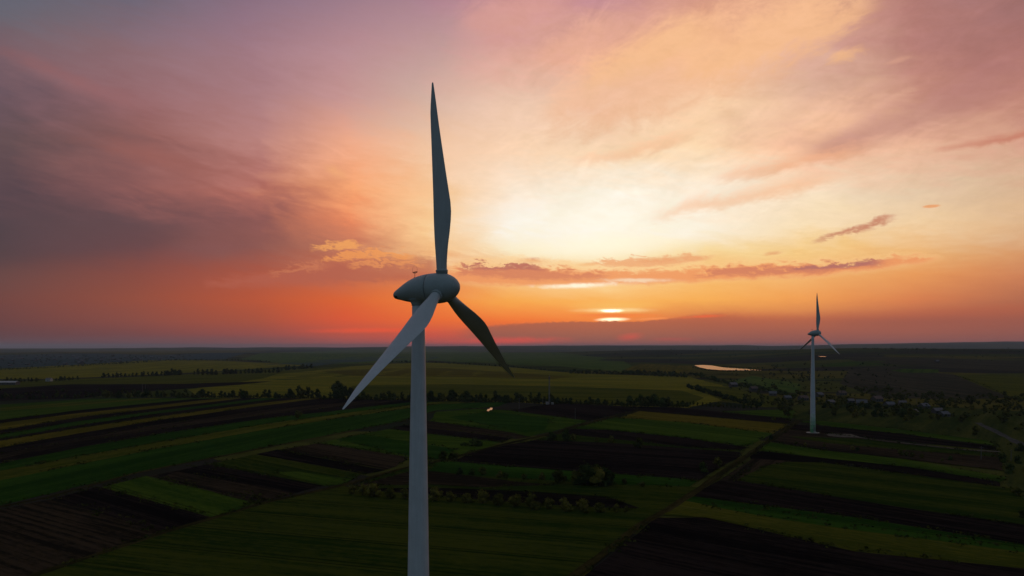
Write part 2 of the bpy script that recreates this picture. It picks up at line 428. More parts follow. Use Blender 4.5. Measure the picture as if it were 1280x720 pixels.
FM = {
 'deep':   field_mat('young_wheat',  (0.0113,0.0379,0.0036), (0.0284,0.0714,0.0066)),
 'green':  field_mat('green_crop',   (0.0218,0.0513,0.0043), (0.0562,0.0915,0.0084)),
 'olive':  field_mat('olive_grass',  (0.0408,0.0528,0.0048), (0.1008,0.0960,0.0108)),
 'dolive': field_mat('dull_meadow',  (0.0132,0.0300,0.0031), (0.0480,0.0576,0.0066), rowamp=0.7),
 'yellow': field_mat('yellow_crop',  (0.0612,0.0551,0.0061), (0.1326,0.1020,0.0102)),
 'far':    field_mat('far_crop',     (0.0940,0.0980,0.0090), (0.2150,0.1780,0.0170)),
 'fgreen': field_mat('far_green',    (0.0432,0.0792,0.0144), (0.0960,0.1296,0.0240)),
 'black':  field_mat('black_earth',  (0.0047,0.0038,0.0034), (0.0224,0.0159,0.0123), rowamp=1.0, tramf=0.0),
 'brown':  field_mat('brown_earth',  (0.0126,0.0102,0.0060), (0.0456,0.0318,0.0168), rowamp=1.0, tramf=0.0),
 'purple': field_mat('ploughed_slope',(0.0288,0.0276,0.0156), (0.0672,0.0564,0.0312), rowamp=1.0, tramf=0.0),
 'scrub':  field_mat('scrub_ground', (0.0197,0.0328,0.0066), (0.0612,0.0655,0.0131), rowamp=0.1, tramf=0.0, patch=0.03),
 'track':  field_mat('grassy_track', (0.0170,0.0160,0.0045), (0.0520,0.0410,0.0120), rowamp=0.5, tramf=0.0, patch=0.05),
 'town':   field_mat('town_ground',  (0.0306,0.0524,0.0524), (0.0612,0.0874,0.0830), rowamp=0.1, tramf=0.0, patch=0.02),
 'gravel': field_mat('gravel',       (0.0765,0.0675,0.0522), (0.1530,0.1305,0.0990), rowamp=0.1, tramf=0.0, patch=0.06),
 'road':   field_mat('concrete_road',(0.0535,0.0517,0.0466), (0.0945,0.0914,0.0806), rowamp=0.1, tramf=0.0, patch=0.06),
}

# ------------------------------------------------------------------ terrain
FAR_TOP = [(-900,436.5),(0,436),(100,435.8),(200,434.6),(340,434.2),(430,434.2),(520,433),(600,432.4),(720,432),(850,431.6),(1000,432),(1060,430.4),(1150,428.8),(1280,426.6),(1700,425),(2600,430)]
def smooth(a, b, x):
    t = max(0.0, min(1.0, (x - a) / (b - a)))
    return t * t * (3 - 2 * t)
def interp(tab, x):
    if x <= tab[0][0]: return tab[0][1]
    for (x0, y0), (x1, y1) in zip(tab, tab[1:]):
        if x <= x1: return y0 + (y1 - y0) * (x - x0) / (x1 - x0)
    return tab[-1][1]
def terr(x, y):
    d = math.hypot(x, y)
    if d < 850: return 0.0
    yy = y if y > 1 else 1.0
    px = 640 + FPX * x / yy if y > 0.2 * d else (3000 if x > 0 else -1500)
    far = smooth(850, 1500, d)
    # the slope beyond the stream, on the right
    wr = smooth(850, 1090, px)
    h = wr * 41 * smooth(850, 3400, d) * (1 - 0.85 * smooth(3600, 6500, d))
    # broad swells on the plain
    sw = mnoise.noise((x / 1900.0 + 3.3, y / 1500.0, 0.7)) * 15 + mnoise.noise((x / 700.0, y / 600.0, 4.2)) * 2.8
    h += far * sw * (1 - 0.6 * wr) * smooth(900, 2600, d)
    # a low hill in the middle distance behind the pond
    h += 30 * math.exp(-((px - 860) / 150) ** 2) * smooth(2600, 4200, d) * (1 - smooth(5000, 7500, d))
    # far ridge that makes the skyline
    top = CAM_Z + (HORY - interp(FAR_TOP, px)) * 13000 / FPX + mnoise.noise((px / 45.0, 0, 1.0)) * 11
    h = h * (1 - smooth(8500, 12500, yy if y > 0 else d)) + top * smooth(7600, 13000, d if y < 0.3 * d else y) * (1 if True else 0)
    if d > 15000: h *= 1.0 - 0.7 * smooth(15000, 30000, d)
    return h
def hit(px, py):
    """the point of the land seen at a point of the photograph"""
    dx, dz = (px - 640) / FPX, -(py - HORY) / FPX
    t = 60.0
    p = t
    while t < 40000:
        if CAM_Z + dz * t <= terr(dx * t, t):
            lo, hi = p, t
            for _ in range(30):
                m = (lo + hi) / 2
                if CAM_Z + dz * m <= terr(dx * m, m): hi = m
                else: lo = m
            return Vector((dx * hi, hi, terr(dx * hi, hi)))
        p = t; t *= 1.01
    return Vector((dx * 13000, 13000, terr(dx * 13000, 13000)))

def land_mat():
    m, g, b = mat_new('open_land')
    tc = g.node('ShaderNodeTexCoord')
    sp = g.node('ShaderNodeSeparateXYZ'); g.t.links.new(tc.outputs['Object'], sp.inputs[0])
    x, y = S(g, sp.outputs[0]), S(g, sp.outputs[1])
    w = g.noise(g.comb(x, y, 0.0), 0.004, 3.0, 0.5) - 0.5
    v = g.node('ShaderNodeTexVoronoi'); v.inputs['Scale'].default_value = 1.0
    g.put(v.inputs['Vector'], g.comb(x * 0.0016 + w * 0.25, (y + x * 0.25) * 0.0042 + w * 0.25, 0.0))
    vs = g.node('ShaderNodeSeparateColor'); g.t.links.new(v.outputs['Color'], vs.inputs[0])
    f = S(g, vs.outputs[0])
    pat = g.ramp(f, [(0.0,(0.050,0.062,0.012)),(0.2,(0.034,0.030,0.022)),(0.38,(0.075,0.080,0.015)),(0.55,(0.030,0.048,0.014)),(0.7,(0.100,0.086,0.014)),(0.85,(0.026,0.030,0.018))], 'CONSTANT')
    n = g.noise(g.comb(x, y, 0.0), 0.03, 8.0, 0.7)
    sc = g.step(n, 0.42, 0.62)
    nn = g.noise(g.comb(x * 0.5, y, 0.0), 0.0022, 4.0, 0.6)
    wood = g.step(nn, 0.52, 0.60)
    c = g.mix(sc * 0.45, pat, (0.016, 0.020, 0.007))
    c = g.mix(wood * g.step(n, 0.38, 0.52) * 0.85, c, (0.014, 0.022, 0.010))
    g.put(b.inputs['Base Color'], c)
    b.inputs['Roughness'].default_value = 0.97; b.inputs['Specular IOR Level'].default_value = 0.0
    return m
def build_land():
    bm = bmesh.new()
    angs = []
    a = -180.0
    while a < 180.0 - 1e-6:
        angs.append(a)
        a += 0.6 if -50 <= a < 50 else 5.0
    rr = [30.0]
    while rr[-1] < 42000: rr.append(rr[-1] * 1.028)
    ctr = bm.verts.new((0, 0, 0))
    prev = None
    for r in rr:
        cur = []
        for a in angs:
            x, y = r * math.sin(RAD(a)), r * math.cos(RAD(a))
            cur.append(bm.verts.new((x, y, terr(x, y))))
        n = len(cur)
        for i in range(n):
            j = (i + 1) % n
            if prev is None: bm.faces.new((ctr, cur[j], cur[i]))
            else: bm.faces.new((prev[i], prev[j], cur[j], cur[i]))
        prev = cur
    o = link('ground', bm, land_mat(), smooth=True)
    tag(o, kind='structure')
build_land()

# ------------------------------------------------------------------ fields: every plot is a sheet laid on the land
LAYER = [0]
EDGES = []          # sides of the near plots, for the weeds that grow along them
def lay(name, mat, pts_xy, rowdir=None, lift=None, cell=None, pts_px=None):
    """a sheet over the land inside the outline, in metres, cut into cells so that it follows the slope"""
    LAYER[0] += 1
    base = 0.004 * LAYER[0] if lift is None else lift
    P = [Vector((p[0], p[1])) for p in pts_xy]
    # ragged edges: break long sides and push the points a little
    Q = []
    for i, p in enumerate(P):
        q = P[(i + 1) % len(P)]
        L = (q - p).length
        d = max(p.length, 150.0)
        k = max(1, min(90, int(L / (d * 0.012))))
        nrm = Vector((-(q - p).y, (q - p).x)).normalized() if L > 1e-6 else Vector((0, 0))
        for j in range(k):
            t = j / k
            w = mnoise.noise(((p.x + (q.x - p.x) * t) * 0.05, (p.y + (q.y - p.y) * t) * 0.05, LAYER[0] * 0.37))
            w += 0.6 * mnoise.noise(((p.x + (q.x - p.x) * t) * 0.19, (p.y + (q.y - p.y) * t) * 0.19, 9.1))
            amp = 0.0024 * d if 0 < j else 0.0
            Q.append(p + (q - p) * t + nrm * w * amp)
    if rowdir is None:
        best = max(range(len(P)), key=lambda i: (P[(i + 1) % len(P)] - P[i]).length)
        rowdir = (P[(best + 1) % len(P)] - P[best]).normalized()
    else:
        rowdir = Vector(rowdir).normalized()
    if name.endswith('_field') or name == 'meadow':
        EDGES.extend((a, b) for a, b in zip(Q, Q[1:] + Q[:1]) if 150 < a.length < 620)
    bm = bmesh.new()
    vs = [bm.verts.new((q.x, q.y, 0)) for q in Q]
    try:
        bm.faces.new(vs)
    except ValueError:
        pass
    far = max(p.length for p in P)
    if far > 840:
        mn = min(p.length for p in P)
        c = cell or 60.0
        x0, x1 = min(q.x for q in Q), max(q.x for q in Q)
        y0, y1 = min(q.y for q in Q), max(q.y for q in Q)
        c = max(c, (x1 - x0) / 60, (y1 - y0) / 90)
        for ax, lo, hi in ((0, x0, x1), (1, y0, y1)):
            t = lo + c
            while t < hi - 1e-3:
                co = (t, 0, 0) if ax == 0 else (0, t, 0)
                no = (1, 0, 0) if ax == 0 else (0, 1, 0)
                bmesh.ops.bisect_plane(bm, geom=bm.verts[:] + bm.edges[:] + bm.faces[:], plane_co=co, plane_no=no)
                t += c
    bmesh.ops.triangulate(bm, faces=bm.faces[:])
    for v in bm.verts:
        d = math.hypot(v.co.x, v.co.y)
        v.co.z = terr(v.co.x, v.co.y) + base + (0.00035 * (d - 850) if d > 850 else 0.0)
    bm.normal_update()
    for f in bm.faces:
        if f.normal.z < 0: f.normal_flip()
    me = bpy.data.meshes.new(name); bm.to_mesh(me); bm.free()
    at = me.attributes.new('rows', 'FLOAT_VECTOR', 'POINT')
    seed = LAYER[0] * 3.71
    for i, v in enumerate(me.vertices):
        at.data[i].vector = (v.co.x * rowdir.x + v.co.y * rowdir.y, -v.co.x * rowdir.y + v.co.y * rowdir.x, seed)
    me.materials.append(FM[mat])
    for p in me.polygons: p.use_smooth = True
    o = bpy.data.objects.new(name, me); COL.objects.link(o)
    tag(o, kind='structure')
    return o
def field(name, mat, px, rows=None):
    pts = [hit(*p).to_2d() for p in px]
    rd = None
    if rows: rd = hit(*rows[1]).to_2d() - hit(*rows[0]).to_2d()
    return lay(name, mat, pts, rd)
def strip(name, mat, px, w0, w1=None):
    """a track along a line; widths in metres"""
    c = [hit(*p).to_2d() for p in px]
    L, R = [], []
    for i, p in enumerate(c):
        d = (c[min(i + 1, len(c) - 1)] - c[max(i - 1, 0)]).normalized()
        n = Vector((-d.y, d.x))
        w = w0 + ((w1 if w1 is not None else w0) - w0) * i / (len(c) - 1)
        L.append(p + n * w / 2); R.append(p - n * w / 2)
    return lay(name, mat, L + R[::-1], c[-1] - c[0])

# far land first
field('town_land', 'town', [(-40,446),(0,444),(120,442.5),(230,443.5),(330,441),(280,449),(220,450),(100,456),(0,462),(-40,464)])
field('yellow_field', 'yellow', [(20,440.5),(100,438.2),(220,437.8),(345,438.6),(300,441),(205,444),(110,442)])
field('green_field', 'fgreen', [(300,449),(350,441),(440,437.5),(560,437),(700,441),(760,448),(700,458),(640,456),(540,451),(440,455),(370,456)])
field('ploughed_field', 'town', [(330,456),(420,447),(545,446),(640,452),(560,450),(450,453),(390,458)])
field('green_field', 'fgreen', [(560,450),(640,447),(780,452),(790,458),(780,465),(700,458),(640,455)])
field('yellow_field', 'far', [(-20,462),(100,456),(220,450),(300,452),(380,457),(320,461),(200,468),(60,474),(-20,474)])
field('olive_field', 'olive', [(-20,479),(60,475),(200,470),(330,462),(440,458),(440,470),(340,477),(230,486),(90,480),(-20,486)], ((0,480),(340,470)))
field('yellow_field', 'far', [(330,473),(345,468),(440,458),(533,453.5),(640,459.5),(720,467),(860,471),(872,474),(916,485),(862,485),(905,500),(860,510),(780,509),(640,503),(520,500),(400,498),(250,497),(235,487)], ((440,475),(700,478)))
field('yellow_field', 'yellow', [(400,464),(533,459),(640,466),(720,471),(690,474),(560,471),(440,470)], ((440,465),(640,466)))
field('olive_field', 'olive', [(440,482),(560,480),(700,483),(850,488),(880,497),(860,508),(780,507),(640,501),(440,497)], ((440,475),(700,478)))
field('ploughed_field', 'black', [(-20,487),(90,480.5),(220,480),(342,476.5),(300,481),(230,486),(150,492),(100,498),(-20,502)], ((0,487),(220,481)))
field('yellow_field', 'yellow', [(776,463.5),(800,454.5),(862,457.5),(876,460),(853,467.5),(800,466)])
field('olive_field', 'olive', [(862,481.5),(912,484),(985,500),(975,509),(945,509),(900,500)], ((862,482),(985,500)))
field('green_field', 'fgreen', [(905,478),(940,470),(1000,480),(1000,492),(960,488)])
field('ploughed_field', 'purple', [(1060,462),(1110,458),(1195,469),(1265,497),(1200,500),(1100,497),(1050,480)], ((1060,462),(1265,490)))
field('olive_field', 'olive', [(1195,469),(1240,468),(1300,475),(1300,505),(1265,497)], ((1195,469),(1300,475)))
field('green_field', 'green', [(1022,457),(1060,452.5),(1118,450.5),(1120,452),(1100,456),(1040,458.5)])
field('green_field', 'green', [(1112,463),(1130,461),(1174,462),(1172,466),(1130,466)])
field('ploughed_field', 'purple', [(1050,446),(1180,448),(1300,452),(1300,466),(1180,460),(1070,452)], ((1050,446),(1300,455)))
# stripes on the left, fanning out from the tree belt
field('green_field', 'green', [(-30,508),(110,498.5),(283,497.5),(200,503),(100,514),(-30,529)], ((0,529),(200,508)))
field('olive_field', 'olive', [(-30,511.5),(60,505),(190,497.5),(205,498),(80,508),(-30,516)], ((0,529),(200,508)))
field('ploughed_field', 'black', [(-30,529),(100,512.5),(200,503),(240,499),(290,498),(200,507),(100,517),(-30,534)], ((0,529),(200,508)))
field('yellow_field', 'yellow', [(-30,533),(100,516.5),(200,506.5),(283,497.6),(305,498),(200,510.5),(100,522),(-30,543.5)], ((0,529),(200,508)))
field('ploughed_field', 'black', [(-30,543),(100,521.5),(200,510),(305,497.8),(330,498),(200,514),(100,527),(-30,549)], ((0,529),(200,508)))
field('green_field', 'deep', [(-30,548.5),(100,526.5),(200,513.5),(330,497.8),(352,498),(200,517),(100,532),(-30,554)], ((0,545),(200,515)))
field('ploughed_field', 'black', [(-30,553.5),(100,531.5),(200,516.5),(352,497.8),(385,498),(200,521),(100,535.5),(-30,557)], ((0,545),(200,515)))
field('yellow_field', 'yellow', [(-30,556),(100,535),(200,520.5),(330,503.5),(395,496.8),(404,497.8),(330,507.5),(200,525.5),(100,542),(-30,565.5)], ((0,555),(200,522)))
field('ploughed_field', 'black', [(-30,565),(100,541.5),(200,525),(330,507),(404,497.6),(440,499),(535,500),(470,508),(430,513),(330,524),(200,543),(100,560),(-30,586)], ((0,565),(330,515)))
field('ploughed_field', 'brown', [(-30,574),(100,549),(200,530.5),(330,513),(430,503),(510,500.5),(450,506),(330,518.5),(200,537),(100,553),(-30,580)], ((0,565),(330,515)))
field('green_field', 'deep', [(-30,586),(100,559.5),(200,542.5),(330,523.5),(430,512.5),(470,507.5),(535,501),(545,503),(440,516),(330,531),(200,553),(100,571),(-30,595)], ((0,580),(330,525)))
field('olive_field', 'olive', [(-30,594),(100,570.5),(200,552.5),(330,530.5),(440,515.5),(545,502.5),(610,499),(600,503),(545,506),(440,521),(330,538),(200,561),(100,581),(-30,608)], ((0,590),(330,533)))
field('green_field', 'deep', [(-30,607),(100,580.5),(200,560.5),(330,537.5),(440,520.5),(545,505.5),(640,502),(620,509),(545,513),(500,527),(430,540),(330,560),(180,590),(100,608),(-30,640)], ((0,620),(330,548)))
strip('dirt_track', 'track', [(-30,640),(60,622),(170,591.5),(317,562.5),(430,541),(500,528),(545,514)], 2.4)
# plots between the two tracks
field('ploughed_field', 'brown', [(-40,648),(0,637),(62,625),(150,603),(262,580),(330,628),(204,665),(90,706),(-40,760)], ((62,625),(210,660)))
field('ploughed_field', 'black', [(66,624),(121,609),(267,648),(203,665)], ((121,609),(267,648)))
field('green_field', 'green', [(127,609.5),(183,595.5),(321,629),(267,647.5)], ((183,595),(321,629)))
field('ploughed_field', 'black', [(190,596),(258,580.5),(404,607.5),(327,628)], ((258,580),(404,607)))
field('ploughed_field', 'brown', [(200,597),(222,590),(368,617),(330,627)], ((258,580),(404,607)))
field('olive_field', 'dolive', [(262,580.5),(317,568.5),(452,593),(428,606),(406,608)], ((317,568),(452,593)))
field('green_field', 'green', [(340,590),(375,590),(440,600),(424,606),(406,607)], ((317,568),(452,593)))
field('ploughed_field', 'black', [(320,568),(346,562.5),(482,588),(455,593)], ((346,562),(482,588)))
field('ploughed_field', 'brown', [(348,563),(398,554.5),(512,571),(496,583),(482,587.5)], ((398,554),(512,571)))
field('green_field', 'green', [(400,554),(440,545),(487,536.5),(626,553),(597,563.5),(560,575),(512,572)], ((440,545),(626,553)))
field('green_field', 'deep', [(420,550),(452,543),(570,562),(545,575),(515,571)], ((440,545),(626,553)))
field('ploughed_field', 'black', [(487,536.5),(506,531.5),(640,547.5),(628,553.5)], ((506,531),(640,547)))
field('ploughed_field', 'brown', [(506,532),(537,526.5),(650,541.5),(664,546.5),(646,549)], ((506,531),(640,547)))
field('green_field', 'green', [(537,526.5),(545,515),(600,511),(637,513.5),(736,526.5),(690,540),(660,546),(640,541)], ((545,518),(736,527)))
field('green_field', 'deep', [(560,522),(612,514.5),(690,524),(680,538),(655,541)], ((545,518),(736,527)))
field('ploughed_field', 'black', [(637,513.5),(685,505),(700,503.5),(780,508),(800,512),(736,526.5)], ((637,513),(736,526)))
field('ploughed_field', 'black', [(780,508),(850,509.5),(990,524),(984,531),(900,522),(800,514.5)], ((780,508),(990,524)))
field('olive_field', 'yellow', [(800,514),(985,530.5),(966,543),(860,529),(770,523)], ((800,513),(985,530)))
field('green_field', 'green', [(768,522),(860,528.5),(966,542),(940,556.5),(928,558.5),(860,548),(760,537.5),(716,536)], ((800,513),(985,530)))
field('ploughed_field', 'black', [(714,536.5),(760,538),(860,548.5),(936,559.5),(926,564),(860,560),(760,549),(700,543)], ((760,538),(936,560)))
field('olive_field', 'dolive', [(668,550),(700,542.5),(760,548.5),(860,559.5),(926,563.5),(925,566),(760,554)], ((760,548),(926,563)))
field('ploughed_field', 'black', [(566,577.5),(596,564),(668,550.5),(760,554),(925,565.5),(925,571),(872,601.5),(760,593),(640,584)], ((668,551),(925,566)))
field('green_field', 'deep', [(536,578),(566,577.5),(640,584),(760,592.5),(872,601),(862,609),(760,606),(640,598),(530,590)], ((566,577),(872,601)))
field('olive_field', 'dolive', [(430,612),(500,588),(545,580),(536,590),(640,598),(760,606),(862,609),(878,611),(836,639),(800,638),(640,632),(533,622)], ((530,592),(862,611)))
field('ploughed_field', 'brown', [(440,609),(510,590),(540,589.5),(640,602),(700,607),(600,610),(533,606)], ((530,592),(862,611)))
field('ploughed_field', 'black', [(448,612),(533,610),(640,614),(760,622),(800,636),(760,637),(640,630),(533,620)], ((533,612),(790,632)))
field('meadow', 'dolive', [(-60,770),(46,717),(204,666),(330,629),(430,608),(440,612),(533,619),(640,629),(760,635.5),(800,637),(828,640),(780,674),(715,725),(660,790)], ((440,616),(790,640)))
strip('dirt_track', 'track', [(-60,772),(46,719),(204,666.5),(330,629.5),(428,607.5),(500,587),(545,578),(597,564),(640,553.5),(667,547.5),(700,540),(716,534),(760,523),(800,512.5)], 2.4, 3.6)
# right of the main track
field('ploughed_field', 'black', [(700,745),(770,690),(820,648),(882,648),(1070,691),(1300,714),(1400,800),(660,800)], ((882,648),(1280,712)))
field('olive_field', 'olive', [(826,640),(853,627),(960,640),(1070,658),(1300,690),(1300,714),(1070,690.5),(884,648),(830,645)], ((853,627),(1300,690)))
field('green_field', 'deep', [(853,626),(862,621),(1070,648),(1300,685),(1300,694),(1070,664),(940,644)], ((853,627),(1300,690)))
field('ploughed_field', 'black', [(862,620.5),(902,600),(920,600.5),(1112,633),(1300,660),(1300,685),(1070,647.5)], ((902,600),(1300,660)))
field('meadow', 'dolive', [(914,600),(944,577),(1028,579),(1112,590.5),(1262,611),(1300,632),(1300,660),(1112,632.5)], ((944,577),(1262,611)))
field('ploughed_field', 'black', [(937,571),(949,564.5),(1028,570),(1132,584),(1250,602),(1250,609),(1112,590),(1028,579),(940,577)], ((949,565),(1250,603)))
field('ploughed_field', 'brown', [(900,601),(940,574),(990,577),(955,584),(918,602)], ((902,600),(938,574)))
field('green_field', 'green', [(949,564),(956,552.5),(1028,563.5),(1132,575),(1257,597),(1250,603),(1132,584),(1028,573)], ((956,553),(1257,597)))
field('ploughed_field', 'brown', [(958,552),(985,537),(1040,543),(1130,554),(1245,567),(1262,590),(1132,574.5),(1028,563)], ((985,538),(1245,567)))
field('olive_field', 'dolive', [(985,546),(1075,549),(1130,556),(1240,567),(1246,572),(1130,563),(1040,555)], ((985,538),(1245,567)))
field('ploughed_field', 'black', [(990,531),(1040,534),(1130,543),(1245,559),(1247,564),(1130,552),(1040,543),(985,537)], ((990,531),(1245,559)))
field('green_field', 'green', [(992,526.5),(1028,526.5),(1120,536.5),(1237,552),(1245,558),(1130,543),(1040,534)], ((1000,527),(1237,552)))
field('scrub_land', 'scrub', [(985,511),(1000,503),(1100,505),(1200,510),(1300,516),(1300,640),(1262,611),(1257,597),(1246,560),(1237,552),(1120,536),(1028,526),(995,525)])
field('green_field', 'green', [(940,513.5),(992,512),(995,516),(990,524),(900,515)], ((940,513),(990,516)))
strip('dirt_track', 'track', [(690,745),(716,722),(760,689),(800,657),(833,639),(870,615),(905,590),(940,566),(972,545),(988,533),(1000,526)], 2.2, 3.6)
strip('dirt_track', 'gravel', [(1062,545.6),(1095,550.5),(1130,554.5),(1203,562.5),(1250,565.5)], 2.6)
strip('road', 'road', [(1222,529),(1231,533.5),(1245,540),(1266,550.5),(1290,563),(1330,585)], 4.0)
strip('road', 'track', [(995,489),(1020,492),(1060,497),(1110,503),(1160,509)], 6.0)
PADP = [hit(*p).to_2d() for p in [(1032,542.3),(1064,543.3),(1076,547.4),(1050,547),(1036,545.5)]]
lay('gravel_pad', 'gravel', PADP)

# water: two ponds in the valley and a pool in the crop
def water(name, px):
    pts = [hit(*p) for p in px]
    z = sum(p.z for p in pts) / len(pts)
    bm = bmesh.new()
    t0 = [(Vector((p.x, p.y, z + 0.9 if p.y > 900 else z + 1.0))) for p in pts]
    vs = [bm.verts.new(p) for p in t0]
    f = bm.faces.new(vs)
    bm.normal_update()
    if f.normal.z < 0: f.normal_flip()
    m, g, b = mat_new(name + '_surface')
    b.inputs['Base Color'].default_value = (0.012, 0.014, 0.014, 1)
    b.inputs['Roughness'].default_value = 0.16; b.inputs['IOR'].default_value = 1.333
    tc = g.node('ShaderNodeTexCoord')
    bp = g.node('ShaderNodeBump'); bp.inputs['Strength'].default_value = 0.12; bp.inputs['Distance'].default_value = 0.3
    g.put(bp.inputs['Height'], g.noise(S(g, tc.outputs['Object']), 0.35, 4.0, 0.6))
    g.t.links.new(bp.outputs[0], b.inputs['Normal'])
    tag(link(name, bm, m), kind='structure')
water('water', [(868,457.2),(878,456.6),(890,457.2),(902,459.4),(925,461),(953,461.4),(953,463),(925,463.6),(902,463.8),(885,462.6),(874,460)])
water('water', [(1023,445.2),(1028,444.4),(1033,445.4),(1032,447.2),(1026,447.6)])
water('pool_water', [(608.5,515.2),(609.5,513.0),(612,512.6),(613,511),(615.8,511.4),(615.2,514),(612.5,514.2),(611,515.8)])
# ------------------------------------------------------------------ wind turbines
def paint_mat(name, col, rough=0.42):
    """weathered gel coat: faint streaks running down, a few stains"""
    m, g, b = mat_new(name)
    tc = g.node('ShaderNodeTexCoord')
    sp = g.node('ShaderNodeSeparateXYZ'); g.t.links.new(tc.outputs['Object'], sp.inputs[0])
    x, y, z = (S(g, sp.outputs[i]) for i in range(3))
    st = g.noise(g.comb(x * 5.0, y * 5.0, z * 0.22), 1.0, 5.0, 0.65)
    bl = g.noise(g.comb(x, y, z), 0.6, 5.0, 0.6)
    f = g.step(st * 0.5 + bl * 0.5, 0.40, 0.66)
    g.put(b.inputs['Base Color'], g.mix(f, tuple(c * 0.87 for c in col), col))
    g.put(b.inputs['Roughness'], g.step(bl, 0.3, 0.7, rough - 0.06, rough + 0.1))
    return m
M_TOWER = paint_mat('tower_paint', (0.60, 0.63, 0.65))
M_BODY = paint_mat('nacelle_paint_dimmed', (0.36, 0.41, 0.40))  # greyer than the tower: graded dimming of the upper view put into the colour
M_BLADE = paint_mat('blade_paint_dimmed', (0.45, 0.49, 0.49))  # toned down too, the same upper dimming painted into the base colour
M_SEAM = simple_mat('dark_seam', (0.03, 0.035, 0.035), 0.7)
M_METAL = simple_mat('galvanised_steel', (0.22, 0.23, 0.23), 0.45, metal=0.6)
M_CONC = simple_mat('pale_concrete', (0.34, 0.31, 0.27), 0.9, 0.2, 0.8)
M_RED = simple_mat('red_lamp_glass', (0.30, 0.03, 0.02), 0.3)
GREENS = [simple_mat('green_band_paint', c, 0.45) for c in ((0.10,0.27,0.12),(0.17,0.35,0.19),(0.27,0.43,0.29),(0.38,0.51,0.40),(0.50,0.58,0.51))]

D_HUB = 78.6
HUB = Vector(((553.3 - 640) / FPX * D_HUB, D_HUB, CAM_Z + (HORY - 359.8) / FPX * D_HUB))
YAW = RAD(67.7 - 90.0)                     # direction the nose points in, from +x
AX_H = Vector((math.cos(YAW), math.sin(YAW), 0))
OVER = 2.97
TOWER = Vector((HUB.x - AX_H.x * OVER, HUB.y - AX_H.y * OVER, 0))

